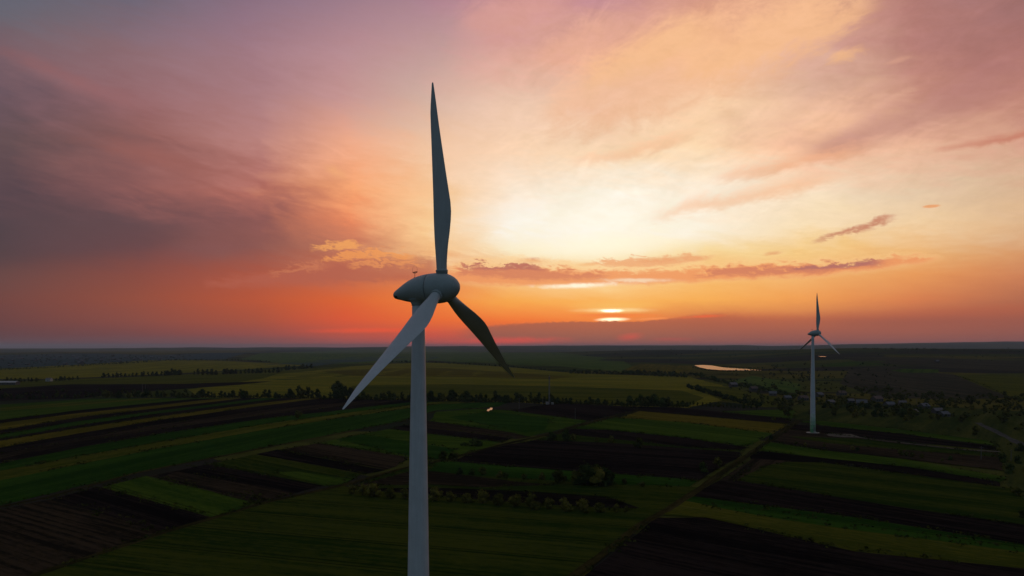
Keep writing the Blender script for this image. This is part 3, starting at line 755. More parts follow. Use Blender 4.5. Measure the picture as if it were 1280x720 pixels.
def tower_r(z):
    return interp([(0, 1.46), (12, 1.32), (23.5, 1.165), (36.6, 0.965), (49.8, 0.715), (52.4, 0.69)], z) if z < 60 else 0.69
def make_turbine():
    """built with the tower foot at the origin and the nose towards +x"""
    root = empty('wind_turbine')
    top = HUB.z - 1.72
    # tower
    bm = bmesh.new()
    n = 64
    zs = [0.25] + [2 + i * (top - 2) / 26 for i in range(27)]
    loft(bm, [[Vector((tower_r(z) * math.cos(2*math.pi*i/n), tower_r(z) * math.sin(2*math.pi*i/n), z)) for i in range(n)] for z in zs])
    tower = link('tower', bm, M_TOWER, root, True)
    for z in (13.5, 32.0):       # bolted joints between the tower sections
        bm = bmesh.new(); r = tower_r(z)
        loft(bm, [ring((0,0,z-0.04), r-0.02, n), ring((0,0,z-0.035), r+0.006, n), ring((0,0,z+0.035), r+0.006, n), ring((0,0,z+0.04), r-0.02, n)])
        link('section_joint', bm, M_TOWER, tower, True)
    for k, gm in enumerate(GREENS):
        z0, z1 = 0.3 + k * 2.1, 0.3 + (k + 1) * 2.1
        bm = bmesh.new()
        loft(bm, [ring((0,0,z0), tower_r(z0)+0.004, n), ring((0,0,z1-0.01), tower_r(z1)+0.004, n)], False, False)
        link('paint_band', bm, gm, tower, True)
    bm = bmesh.new(); box(bm, -0.45, 0.45, -1.52, -1.40, 1.3, 3.4)
    door = link('door', bm, M_METAL, tower)
    bm = bmesh.new(); box(bm, 0.28, 0.34, -1.56, -1.521, 2.2, 2.4); link('handle', bm, M_SEAM, tower)
    bm = bmesh.new()
    for k in range(5): box(bm, -0.55, 0.55, -2.9 + 0.27*k, -2.63 + 0.27*k + 0.002, 0.2, 0.42 + 0.22*k)
    link('steps', bm, M_CONC, root)
    bm = bmesh.new()
    loft(bm, [ring((0,0,-0.4), 3.6, 48), ring((0,0,0.22), 3.6, 48), ring((0,0,0.34), 3.3, 48)])
    link('foundation', bm, M_CONC, root)
    # nacelle: a drop, lathed round a slightly tilted axis that goes through the hub
    tilt = RAD(2.2)
    ax = Vector((math.cos(tilt), 0, math.sin(tilt))); ref = Vector((0, 1, 0))
    H = Vector((OVER, 0, HUB.z))
    def body(prof, cap0=True, cap1=True, nn=64):
        bm = bmesh.new()
        loft(bm, [ring(H + ax * s + Vector((0, 0, dz)), r, nn, ax, ref) for s, r, dz in prof], cap0, cap1)
        return bm
    tail = [(-6.05,0.02,-.41),(-6.045,0.15,-.41),(-6.0,0.27,-.41),(-5.88,0.40,-.40),(-5.6,0.54,-.36),(-5.2,0.71,-.29),(-4.6,0.97,-.20),(-4.0,1.19,-.12),(-3.4,1.365,-.06),(-2.8,1.485,-.02),(-2.3,1.555,0),(-1.9,1.60,0),(-1.50,1.628,0)]
    nac = link('nacelle', body(tail), M_BODY, root, True)
    nose = [(-1.43,1.632,0),(-1.2,1.642,0),(-1.0,1.645,0),(-0.4,1.645,0),(0.1,1.60,0),(0.55,1.49,0),(0.95,1.33,0),(1.3,1.12,0),(1.6,0.86,0),(1.82,0.58,0),(1.95,0.32,0),(2.0,0.12,0),(2.01,0.02,0)]
    spin = link('spinner', body(nose), M_BODY, root, True)
    bm = body([(-1.53,1.59,0),(-1.41,1.59,0)]); link('seam', bm, M_SEAM, nac, True)
    # vent at the tail on the camera side, a black mouth
    bm = bmesh.new()
    c = H + ax * -5.56 + Vector((0, -0.42, -0.62)); nrm = Vector((-0.45, -0.72, -0.52)).normalized()
    u = (Vector((1,0,0.1)) - nrm * nrm.dot(Vector((1,0,0.1)))).normalized(); w = nrm.cross(u)
    loft(bm, [[c + nrm * k + u * math.cos(2*math.pi*i/20) * 0.30 * q + w * math.sin(2*math.pi*i/20) * 0.17 * q for i in range(20)] for k, q in ((-0.25,1),(0.06,1),(0.065,.8))])
    link('vent', bm, M_SEAM, nac)
    # neck between nacelle and tower
    bm = bmesh.new()
    loft(bm, [ring((0,0,z), r, 48) for z, r in ((top-0.14,0.70),(top-0.12,0.735),(top+0.0,0.75),(top+0.15,0.80),(top+0.32,0.90),(top+0.46,1.04),(top+0.56,1.14))])
    link('neck', bm, M_BODY, root, True)
    # wind vane and lightning loop on the back of the nacelle
    b0 = H + ax * -3.42 + Vector((0, 0, 1.22))
    bm = bmesh.new(); tube(bm, b0, b0 + Vector((0,0,0.82)), 0.028, 0.022)
    tube(bm, b0 + Vector((-0.17,0,0.62)), b0 + Vector((0.17,0,0.62)), 0.018)
    box(bm, b0.x-0.09, b0.x+0.09, b0.y-0.09, b0.y+0.09, b0.z+0.04, b0.z+0.16)
    mast = link('wind_mast', bm, M_SEAM, root)
    bm = bmesh.new()
    for k in range(3):
        a = 2*math.pi*k/3 + 0.4
        bmesh.ops.create_uvsphere(bm, u_segments=8, v_segments=6, radius=0.06, matrix=Matrix.Translation(b0 + Vector((-0.17+0.08*math.cos(a), 0.08*math.sin(a), 0.72))))
    tube(bm, b0 + Vector((-0.17,0,0.62)), b0 + Vector((-0.17,0,0.74)), 0.02)
    link('cup_anemometer', bm, M_SEAM, mast)
    bm = bmesh.new(); box(bm, b0.x+0.05, b0.x+0.32, b0.y-0.012, b0.y+0.012, b0.z+0.68, b0.z+0.80)
    tube(bm, b0 + Vector((0.17,0,0.62)), b0 + Vector((0.17,0,0.7)), 0.015)
    link('wind_vane', bm, M_SEAM, mast)
    bm = bmesh.new()
    pts = [b0 + Vector((0.30*math.cos(a), 0, 0.98 + 0.42*math.sin(a))) for a in [2*math.pi*i/24 for i in range(24)]]
    for i in range(24): tube(bm, pts[i], pts[(i+1)%24], 0.010, n=5)
    link('lightning_loop', bm, M_METAL, mast)
    # blades, feathered: the chord lies along the rotor axis
    rax = ax; zup = Vector((0,0,1)); up = (zup - rax * zup.dot(rax)).normalized(); side = rax.cross(up) * -1   # side: far-right seen from the camera
    ST = [  # radius, towards the tail, towards the nose, thickness, twist in degrees
      (1.15,.56,.56,1.12,0),(1.9,.56,.56,1.10,0),(2.6,.58,.62,1.04,-4),(3.4,.64,.78,.92,-7),(4.5,.71,1.02,.78,-8),(5.8,.74,1.31,.62,-7),(7.0,.73,1.51,.52,-6),(8.0,.70,1.60,.45,-5),(9.0,.66,1.56,.40,-4),
      (10.5,.62,1.36,.34,-3),(12.5,.58,1.10,.28,-2),(15.0,.53,.80,.22,-.5),(17.2,.50,.55,.17,0.5),(18.8,.46,.40,.13,1),(19.6,.39,.33,.11,1),(20.6,.27,.23,.085,1.5),(21.4,.17,.15,.06,2),(21.9,.11,.09,.04,2),(22.0,.05,.05,.02,2)]
    PITCH = -3.5
    for k, rho in enumerate((-1.8, 118.2, 238.2)):
        a = RAD(rho)
        bd = up * math.cos(a) + side * math.sin(a)
        rings = []
        for r, le, te, th, tw in ST:
            t = RAD(tw + PITCH)
            tang = bd.cross(rax)
            c = rax * math.cos(t) + tang * math.sin(t)
            nn = bd.cross(c)
            blend = smooth(2.0, 6.5, r)
            pts = []
            N = 36
            for i in range(N):
                q = 2 * math.pi * i / N
                cx, cy = math.cos(q), math.sin(q)
                xr, yr = (te - le) / 2 + (te + le) / 2 * cx, th / 2 * cy          # round root
                fr = (1 + cx) / 2               # airfoil: 0 at the blunt edge (tail side), 1 at the sharp edge (nose side)
                yt = 5 * (0.2969*math.sqrt(max(0, fr)) - 0.126*fr - 0.3516*fr*fr + 0.2843*fr**3 - 0.1036*fr**4)
                xa = -le + (te + le) * fr
                ya = (1 if cy >= 0 else -1) * yt * th * (1.12 if cy >= 0 else 0.85)
                x = xr * (1 - blend) + xa * blend
                y = yr * (1 - blend) + ya * blend
                pts.append(H + bd * r + c * x + nn * y)
            rings.append(pts)
        bm = bmesh.new(); loft(bm, rings)
        bmesh.ops.recalc_face_normals(bm, faces=bm.faces[:])
        bl = link('blade', bm, M_BLADE, root, True)
        bm = bmesh.new()
        loft(bm, [ring(H + bd * r, q, 40, bd, rax) for r, q in ((1.30,.60),(1.74,.635),(1.76,.66),(1.92,.66),(1.94,.60))])
        link('root_collar', bm, M_BODY, bl, True)
    return root
proto = make_turbine()
proto.location = TOWER
proto.rotation_euler = (0, 0, YAW)
tag(proto, 'large pale wind turbine close by in the foreground, centre left', 'wind turbine', 'wind turbines on the farmland')
t2 = copy_tree(proto)
FOOT2 = hit(1016.0, 541.3)
t2.location = (FOOT2.x, FOOT2.y, 0.0)
t2.scale = (1.03, 1.03, 1.03)
t2.rotation_euler = (0, 0, YAW + RAD(33.3))
tag(t2, 'small distant wind turbine on the right with green bands at its tower foot', 'wind turbine', 'wind turbines on the farmland')
# ------------------------------------------------------------------ trees, bushes, hedges
def leaf_mat(name, a, b_):
    m, g, b = mat_new(name)
    tc = g.node('ShaderNodeTexCoord')
    oi = g.node('ShaderNodeObjectInfo')
    n = g.noise(S(g, tc.outputs['Object']), 0.9, 5.0, 0.65)
    f = g.step(n + (S(g, oi.outputs['Random']) - 0.5) * 0.25, 0.38, 0.64)
    g.put(b.inputs['Base Color'], g.mix(f, a, b_))
    b.inputs['Roughness'].default_value = 0.9; b.inputs['Specular IOR Level'].default_value = 0.0
    return m
M_LEAF = leaf_mat('dark_foliage', (0.016, 0.028, 0.007), (0.050, 0.066, 0.015))
M_LEAF2 = leaf_mat('olive_foliage', (0.030, 0.036, 0.006), (0.075, 0.074, 0.013))
M_LEAF3 = leaf_mat('pale_foliage', (0.062, 0.060, 0.011), (0.140, 0.118, 0.022))
M_BARK = simple_mat('bark', (0.022, 0.017, 0.012), 0.95, 0.3, 2.0)
def clump(bm, c, r, rnd, leaves=26, sub=1):
    """a lumpy core and a shell of loose leaf sprays"""
    s = rnd.random() * 50
    res = bmesh.ops.create_icosphere(bm, subdivisions=sub, radius=1.0)
    for v in res['verts']:
        d = v.co.normalized()
        k = 0.80 + 0.75 * mnoise.noise(d * 1.9 + Vector((s, s, 0)))
        v.co = Vector(c) + Vector((d.x * r * k, d.y * r * k, d.z * r * k * 0.85))
    for _ in range(leaves):
        d = Vector((rnd.gauss(0, 1), rnd.gauss(0, 1), rnd.gauss(0.15, 0.9))).normalized()
        p = Vector(c) + d * r * rnd.uniform(0.75, 1.22)
        a = Vector((rnd.gauss(0, 1), rnd.gauss(0, 1), rnd.gauss(0, 1))).normalized()
        b = a.cross(d)
        if b.length < 1e-3: continue
        b.normalize(); L = r * rnd.uniform(0.14, 0.34)
        vs = [bm.verts.new(p + q) for q in (a * L, b * L * 0.6, -a * L * 0.8, -b * L * 0.6)]
        bm.faces.new(vs)
def crown_bm(h, w, rnd, n=11, low=0.22, leaves=26):
    bm = bmesh.new()
    for i in range(n):
        t = (i + 0.5) / n
        z = h * (low + (0.93 - low) * t)
        pr = math.sin(math.pi * min(1.0, 0.18 + 0.80 * t)) ** 0.7
        a = rnd.uniform(0, 6.28); q = rnd.uniform(0.1, 0.75) * w / 2 * pr
        clump(bm, (math.cos(a) * q, math.sin(a) * q, z), w * rnd.uniform(0.16, 0.29) * (0.6 + 0.5 * pr), rnd, leaves)
    return bm
def trunk_bm(h, r, rnd):
    bm = bmesh.new()
    lean = Vector((rnd.uniform(-.05, .05), rnd.uniform(-.05, .05), 0)) * h
    loft(bm, [ring(lean * (t * t) + Vector((0, 0, h * 0.75 * t - 0.4)), r * (1 - 0.75 * t), 7) for t in (0, 0.1, 0.3, 0.6, 1.0)])
    for k in range(4):
        a = k * 1.6 + rnd.random(); z = h * rnd.uniform(0.25, 0.5)
        tube(bm, (0, 0, z), (math.cos(a) * h * 0.2, math.sin(a) * h * 0.2, z + h * 0.2), r * 0.4, r * 0.12, 5)
    return bm
def make_tree(name, h, w, mat, seed, n=11, low=0.22, leaves=26):
    rnd = random.Random(seed)
    root = empty(name)
    link('trunk', trunk_bm(h, 0.022 * h + 0.05, rnd), M_BARK, root)
    link('crown', crown_bm(h, w, rnd, n, low, leaves), mat, root)
    return root
class Kind:
    """a few grown specimens of one kind; the first use moves the specimen itself, later uses copy it"""
    def __init__(self, name, specs):
        self.p = [make_tree(name, *s) for s in specs]; self.used = [False] * len(self.p); self.rnd = random.Random(hash(name) % 1000 if False else len(name) * 7)
    def put(self, p, h_scale, label, cat, group):
        k = self.rnd.randrange(len(self.p))
        if not all(self.used): k = self.used.index(False)
        if self.used[k]: o = copy_tree(self.p[k])
        else: o = self.p[k]; self.used[k] = True
        o.location = p
        o.rotation_euler = (0, 0, self.rnd.uniform(0, 6.28))
        s = h_scale; o.scale = (s * self.rnd.uniform(0.85, 1.2), s * self.rnd.uniform(0.85, 1.2), s)
        tag(o, label, cat, group)
        return o
    def done(self):
        for p, u in zip(self.p, self.used):
            if not u:
                for c in list(p.children): bpy.data.objects.remove(c)
                bpy.data.objects.remove(p)
R = random.Random(11)
def along(line, step):
    """points of a polyline in the photograph every so many pixels"""
    out, rest = [], 0.0
    for (x0, y0), (x1, y1) in zip(line, line[1:]):
        L = math.hypot(x1 - x0, y1 - y0); t = rest
        while t < L:
            out.append((x0 + (x1 - x0) * t / L, y0 + (y1 - y0) * t / L)); t += step
        rest = t - L
    return out
def px_m(p):            # metres per photograph pixel at a point
    return p.y / FPX

belt = Kind('belt_tree', [(10, 8.5, M_LEAF, 1, 13, .10), (10, 7, M_LEAF, 2, 12, .12), (10, 10, M_LEAF, 3, 14, .08), (10, 6, M_LEAF, 4, 11, .15), (10, 9, M_LEAF2, 5, 12, .10)])
BELT = [(-15,499.5),(110,498),(220,497.5),(340,497.5),(430,499.5),(480,500.5),(540,502),(640,503.5),(700,505),(780,507.5),(862,509.5)]
HB = [(-20,7),(60,6),(120,9),(190,10),(260,9),(300,11),(340,10),(375,15),(395,13),(430,11),(470,11),(520,11),(560,13),(600,13),(640,15),(665,15),(700,9),(740,11),(770,9),(800,13),(840,14),(862,9)]
for k, (x, y) in enumerate(along(BELT, 5.7)):
    x += R.uniform(-2, 2)
    p = hit(x, y + R.uniform(-1.6, 0.4))
    h = interp(HB, x) * R.choice((0.45, 0.6, 0.7, 0.8, 0.9, 1.1)) * px_m(p)
    belt.put(p, h / 10, 'dark broadleaf tree in the long tree belt between the near and far fields', 'tree', 'trees of the long belt')
for x, y, hp in ((421,490,17),(426,491,14),(432,492,13),(437,493,12)):
    p = hit(x, y + 3); belt.put(p, hp * px_m(p) / 10, 'taller dark tree rising behind the belt left of the near turbine', 'tree', 'taller trees behind the belt')
for x, y in along([(862,506),(885,508.5),(946,511)], 5.2):
    p = hit(x + R.uniform(-1, 1), y); belt.put(p, R.uniform(4, 7.5) * px_m(p) / 10, 'small round tree spaced out at the end of the tree belt', 'tree', 'small trees at the end of the belt')
for seg, hh in ([(4,477.5),(50,476.5)],6), ([(65,476),(98,474.5)],5.5), ([(130,472),(178,470)],6), ([(180,469.5),(206,469)],6), ([(209,469),(226,468.5)],9), ([(243,468.5),(273,468)],8), ([(280,467.5),(350,465.5)],7), ([(352,463),(390,460)],6):
    for x, y in along(seg, 5.2):
        p = hit(x + R.uniform(-1, 1), y + 0.5); belt.put(p, hh * R.uniform(0.7, 1.15) * px_m(p) / 10, 'distant dark tree in the broken hedge line across the far fields on the left', 'tree', 'trees of the far hedge line')
belt.done()
bush = Kind('wild_bush', [(3, 3.4, M_LEAF2, 21, 9, .16), (3, 3.0, M_LEAF2, 22, 9, .16), (3, 4.2, M_LEAF, 23, 10, .14), (3, 3.2, M_LEAF3, 24, 9, .16)])
orch = Kind('orchard_bush', [(3, 3.2, M_LEAF3, 31, 10, .2, 40), (3, 2.8, M_LEAF3, 32, 9, .2, 40), (3, 3.5, M_LEAF3, 33, 11, .2, 40)])
for x, y, hp in ((440,618,9),(453,620,12),(468,622,14),(488,624,11),(507,625,12),(544,627,13),(563,628,10),(584,629,10),(603,630,13),(624,632,12),(645,634,12),(663,635,15),(668,638,9),(686,637,11),(706,638,13),(711,640,8),(729,638,11),(731,642,9),(749,641,10),(770,641,9),(783,641,7)):
    p = hit(x, y); orch.put(p, hp * 1.3 * px_m(p) / 3, 'pale yellow green bush in the spaced row behind the dark meadow', 'bush', 'bushes of the spaced row')
orch.done()
def one(x, y, hp, label, group=None):
    p = hit(x, y); return bush.put(p, hp * px_m(p) / 3, label, 'bush', group)
one(700,605,17,'dark bush just left of the large clump in the green strip')
for x, y, hp in ((720,606,18),(734,607,25),(748,607.5,24),(761,607.5,19),(728,604,20),(743,604,24),(755,604.5,20)):
    one(x, y, hp, 'large olive bush of the dense clump standing in the narrow green strip', 'bushes of the large clump')
for x, y, hp in ((553,575,11),(564,575,9),(570,574,8)):
    one(x, y, hp, 'dark bush on the left corner of the big ploughed field', 'bushes at the ploughed field corner')
for x, y, hp in ((575,594,9),(590,594,8),(603,594,10),(626,598,10),(632,598,7),(655,598,6),(678,600,10),(781,606,8),(803,609,7)):
    one(x, y, hp, 'small bush on the grassy edge below the big ploughed field', 'bushes on the grassy edge')
for x, y, hp in ((690,551,11),(707,552,14),(716,551,9),(746,552,6),(764,554,10),(798,560,12)):
    one(x, y, hp, 'bush on the olive strip between two ploughed fields', 'bushes on the olive strip')
one(372.5,523,10,'lone round dark bush on the green stripe left of the near turbine')
one(898,582,11,'lone dark bush beside the main track'); one(879,590,12,'olive bush close to the main track, nearer than the dark one')
one(967,526,6,'small dark bush on the green strip left of the far turbine'); one(964,550,6,'small dark bush where the track narrows near the far turbine')
for x, y, hp in ((995,556,4),(1007,558,5),(1030,559,5),(1066,563,6),(1072,564,5),(1126,570,8),(1133,571,7),(1140,572,7),(1152,573,6),(1188,576,6),(1178,577,5)):
    one(x, y, hp, 'low scrubby bush on the rough strip right of the far turbine pad', 'bushes on the rough strip')
one(1271,620,11,'dark bush at the right edge of the wide meadow'); one(1278,648,11,'dark bush at the far right edge of the wide meadow, the nearest one')
# wild growth round the village and along the lane on the right
for k in range(92):
    t = R.random()
    x = 955 + 335 * t
    y = R.uniform(*((505, 524) if x < 1020 else (508, 520 + (x - 1020) * 0.06) if x < 1190 else (506, 598)))
    if 1185 < x < 1248 and y > 545: continue
    if 1222 < x and abs(y - interp([(1222,530),(1245,540),(1290,563)], x)) < 6: continue
    p = hit(x, y)
    hp = R.uniform(5, 9) * (1.0 if x < 1200 else 1.45)
    bush.put(p, hp * px_m(p) / 3, 'wild bush in the scrubby growth around the village and the lane', 'bush', 'bushes of the scrubland on the right')
bush.done()
def mass(name, pts, mat, hpx, seed, label=None, cat=None, kind=None, leaves=10, group=None):
    """a hedge or a thicket grown as one body"""
    rnd = random.Random(seed)
    bm = bmesh.new()
    o0 = hit(*pts[0])
    for x, y in pts:
        p = hit(x + rnd.uniform(-1.0, 1.0), y + rnd.uniform(-.3, .3))
        h = hpx * rnd.uniform(0.55, 1.2) * px_m(p)
        for q in range(3):
            r = h * rnd.uniform(0.26, 0.42)
            clump(bm, Vector((p.x + rnd.uniform(-.4, .4) * h, p.y + rnd.uniform(-.4, .4) * h, p.z + r * 0.7 + (h - 1.5 * r) * q / 2.2)) - o0, r, rnd, leaves)
    o = link(name, bm, mat); o.location = o0
    return tag(o, label, cat, group, kind)
mass('belt_undergrowth', along([(x, y - 0.4) for x, y in BELT if x > 200], 1.9), M_LEAF2, 3.6, 31, kind='stuff', leaves=10)
mass('hedgerow', along([(483,453),(537,453.2),(640,459),(712,465.5)], 2.6), M_LEAF, 2.6, 1, 'thin dark hedgerow crossing the far side of the big yellow field', 'hedgerow')
mass('hedgerow', along([(712,466.5),(780,468),(860,472)], 2.4), M_LEAF, 5.5, 2, 'thick dark hedgerow in front of the small bright yellow field', 'hedgerow')
mass('hedgerow', along([(780,465.5),(830,467),(872,469)], 2.4), M_LEAF, 4.0, 3, 'dark hedgerow along the lower edge of the small bright yellow field', 'hedgerow')
mass('hedgerow', along([(872,471),(900,478),(930,484),(965,491),(995,498)], 2.2), M_LEAF, 6.5, 4, 'ragged tree line running down from the small yellow field to the village', 'hedgerow')
mass('hedgerow', along([(862,486),(885,492),(910,500),(950,509)], 2.2), M_LEAF, 7.0, 5, 'dark hedgerow on the lower left side of the olive slope', 'hedgerow')
mass('hedgerow', along([(0,462.5),(60,460),(130,456),(220,450.5),(300,451),(340,453)], 2.6), M_LEAF, 2.4, 6, 'thin dark hedgerow between the far town and the yellow field', 'hedgerow')
mass('hedgerow', along([(1080,436.8),(1160,437.5),(1300,441)], 2.6), M_LEAF, 2.2, 7, 'line of trees along the crest of the slope on the right', 'hedgerow')
mass('hedgerow', along([(1195,470),(1230,482),(1265,498)], 3), M_LEAF, 2.0, 8, 'thin hedgerow down the edge of the ploughed slope on the right', 'hedgerow')
mass('hedge_mound', along([(579,557.5),(602,558.5)], 3.2), M_LEAF, 8.5, 9, 'short thick dark hedge alone in the green plot', 'hedge')
vr = random.Random(5)
pts = [(vr.uniform(930, 1130), vr.uniform(486, 508)) for _ in range(230)] + [(vr.uniform(1100, 1290), vr.uniform(494, 522)) for _ in range(260)] + [(vr.uniform(1245, 1310), vr.uniform(500, 560)) for _ in range(60)]
pts = [q for q in pts if abs(q[1] - interp([(995,489),(1060,497),(1160,509),(1300,530)], q[0])) > 2.0 and not (q[0] > 1215 and abs(q[1] - interp([(1222,530),(1245,540),(1290,563)], q[0])) < 7)]
mass('village_woodland', pts, M_LEAF2, 5.5, 12, kind='stuff', leaves=8)
pts = [(vr.uniform(760, 1060), vr.uniform(466, 488)) for _ in range(130)] + [(vr.uniform(960, 1120), vr.uniform(455, 484)) for _ in range(80)]
pts = [q for q in pts if not (q[0] < 910 and q[1] > 463) and not (q[0] > 860 and q[0] < 960 and q[1] < 467)]
mass('valley_woodland', pts, M_LEAF, 3.2, 13, kind='stuff', leaves=6)
pts = [(x, vr.uniform(445, 460 - max(0, x - 40) * 0.05)) for x in [vr.uniform(-20, 240) for _ in range(170)]]
mass('town_trees', pts, M_LEAF, 2.2, 14, kind='stuff', leaves=5)
pts = [(vr.uniform(-20, 235), vr.uniform(488, 497)) for _ in range(60)]
mass('rough_growth', pts, M_LEAF2, 4.0, 15, kind='stuff', leaves=8)
pts = [(vr.uniform(690, 1290), vr.uniform(435.5, 452)) for _ in range(170)]
mass('far_woodland', pts, M_LEAF, 1.6, 16, kind='stuff', leaves=4)
pts = [(878+7*k+vr.uniform(-2,2), 457.4+k*0.45+vr.uniform(0,.5)) for k in range(10)]
pts = along([(866,460.5),(884,463.6),(902,464.6),(925,464.6),(956,463.6)], 2.4)
mass('pond_reeds', pts, M_LEAF, 2.4, 17, kind='stuff', leaves=5)
mass('pond_reeds', along([(902,458.6),(925,460.2),(955,460.8)], 2.4), M_LEAF, 2.2, 18, kind='stuff', leaves=5)

# weeds and rough grass along the sides of the near plots
def verge():
    rnd = random.Random(77)
    bm = bmesh.new()
    for a, b in EDGES:
        L = (b - a).length
        k = L / 3.2
        for _ in range(int(k) + (rnd.random() < k % 1)):
            if mnoise.noise((a.x * 0.03, a.y * 0.03, 2.0)) < -0.12: continue
            p = a + (b - a) * rnd.random()
            r = rnd.uniform(0.35, 1.0) * (1.5 if rnd.random() < 0.06 else 1.0)
            z = terr(p.x, p.y)
            q = Vector((p.x + rnd.gauss(0, .8), p.y + rnd.gauss(0, 1.4), z + 0.45))
            for _ in range(7):
                c = q + Vector((rnd.gauss(0, r), rnd.gauss(0, r), rnd.uniform(-.1, .25) * r))
                u = Vector((rnd.gauss(0, 1), rnd.gauss(0, 1), rnd.gauss(0, .5))).normalized() * r * rnd.uniform(.3, .7)
                w = Vector((rnd.gauss(0, 1), rnd.gauss(0, 1), rnd.gauss(0, .7))).normalized() * r * rnd.uniform(.25, .6)
                bm.faces.new([bm.verts.new(c + e) for e in (u, w, -u, -w)])
    tag(link('grass_verge', bm, M_LEAF2), kind='stuff')
verge()

# ------------------------------------------------------------------ houses
M_WALL = simple_mat('lime_wash', (0.075, 0.07, 0.062), 0.9)
M_WALL2 = simple_mat('grey_render', (0.05, 0.05, 0.048), 0.9)
M_ROOF = simple_mat('slate_roof', (0.075, 0.08, 0.085), 0.7)
M_ROOF2 = simple_mat('clay_roof', (0.10, 0.055, 0.04), 0.8)
M_WHITE = simple_mat('white_sheet', (0.36, 0.34, 0.31), 0.7)
M_ROOFW = simple_mat('zinc_roof', (0.065, 0.063, 0.06), 0.5)
M_DARK = simple_mat('window_dark', (0.02, 0.022, 0.025), 0.2)
def make_house(name, w, d, h, rh, mw, mr, windows=2, chimney=True):
    root = empty(name)
    bm = bmesh.new(); box(bm, -w/2, w/2, -d/2, d/2, -0.5, h)
    for s in (-1, 1):
        v = [bm.verts.new(p) for p in ((s*w/2, -d/2, h), (s*w/2, d/2, h), (s*w/2, 0, h + rh))]
        bm.faces.new(v if s > 0 else v[::-1])
    wall = link('wall', bm, mw, root)
    bm = bmesh.new()
    e = 0.35; k = rh / (d / 2)
    for s in (-1, 1):
        p = [(-w/2-e, s*(d/2+e), h-k*e+.05), (w/2+e, s*(d/2+e), h-k*e+.05), (w/2+e, 0, h+rh+.05), (-w/2-e, 0, h+rh+.05)]
        lo = [bm.verts.new(q) for q in p]; hi = [bm.verts.new((q[0], q[1], q[2]+.16)) for q in p]
        bm.faces.new(hi if s < 0 else hi[::-1]); bm.faces.new(lo[::-1] if s < 0 else lo)
        for i in range(4):
            j = (i+1) % 4; bm.faces.new((lo[i], lo[j], hi[j], hi[i]))
    roof = link('roof', bm, mr, root)
    if chimney:
        bm = bmesh.new(); box(bm, w*.2, w*.2+.6, .3, .9, h+rh*.5, h+rh+.9); link('chimney', bm, mw, roof)
    for i in range(windows):
        x = -w/2 + w*(i+.5)/windows
        bm = bmesh.new(); box(bm, x-.5, x+.5, -d/2-.04, -d/2+.05, 1.0, 2.2); link('window', bm, M_DARK, root)
    return root
def put_house(pr, x, y, rz, sc, label, group, first):
    o = pr if first else copy_tree(pr)
    p = hit(x, y); o.location = p; o.rotation_euler = (0, 0, rz); o.scale = (sc, sc, sc)
    return tag(o, label, 'house', group)
hs = [make_house('village_house', 9, 7, 3.0, 2.4, M_WALL, M_ROOF), make_house('village_house', 8, 6.5, 2.9, 2.2, M_WALL2, M_ROOFW), make_house('village_house', 10, 7, 3.0, 2.6, M_WALL, M_ROOF2, 3)]
VH = [(1038,505.5,.25,1,.75),(1063,503.5,.1,1,.7),(1077,507,-.4,0,.9),(1004,500.5,.3,2,.8),(1024,496,.5,0,.8),(1052,494,.2,2,.8),(1096,502,.4,2,.9),(966,494.5,-.3,0,.8),(984,499.5,.2,0,.7),(1112,509,.2,0,.8),(1128,506,-.2,1,.7),(1155,511,.4,0,.8),(1172,517,.1,1,.8),(1180,521,.3,0,.7),(942,488,.3,2,.8),(1142,518,.5,1,.7)]
used = [False]*3
for x, y, rz, k, sc in VH:
    put_house(hs[k], x, y, rz, sc, 'small house half hidden among the trees of the village behind the far turbine', 'houses of the village', not used[k]); used[k] = True
o = put_house(hs[1], 916.5, 483.5, .2, 1.05, 'white house standing by itself on the tree line left of the village', None, False)
o = put_house(hs[0], 1171, 453, .3, 1.0, 'pale farmhouse alone high on the slope on the right', None, False)
barn = make_house('barn', 26, 9, 3.2, 1.6, M_WALL, M_WHITE, 4, False)
p = hit(9.5, 481); barn.location = p; tag(barn, 'long white barn at the left edge below the far hedge line', 'barn')
sh = make_house('shed', 7, 6, 3.6, 1.4, M_WHITE, M_ROOFW, 1, False)
p = hit(61.5, 476.8); sh.location = p; tag(sh, 'small white shed between two clumps of the far hedge line', 'shed')
tw = make_house('town_house', 11, 8, 4.5, 2.6, M_WALL2, M_ROOF, 2, False)
for k in range(48):
    x = vr.uniform(0, 225); y = vr.uniform(445.5, 459 - max(0, x - 40) * 0.06)
    o = tw if k == 0 else copy_tree(tw)
    o.location = hit(x, y); o.rotation_euler = (0, 0, vr.uniform(-.6, .6)); s = vr.uniform(.7, 1.2); o.scale = (s, s, s)
    tag(o, 'tiny grey house of the hazy town far off on the left', 'house', 'houses of the far town')

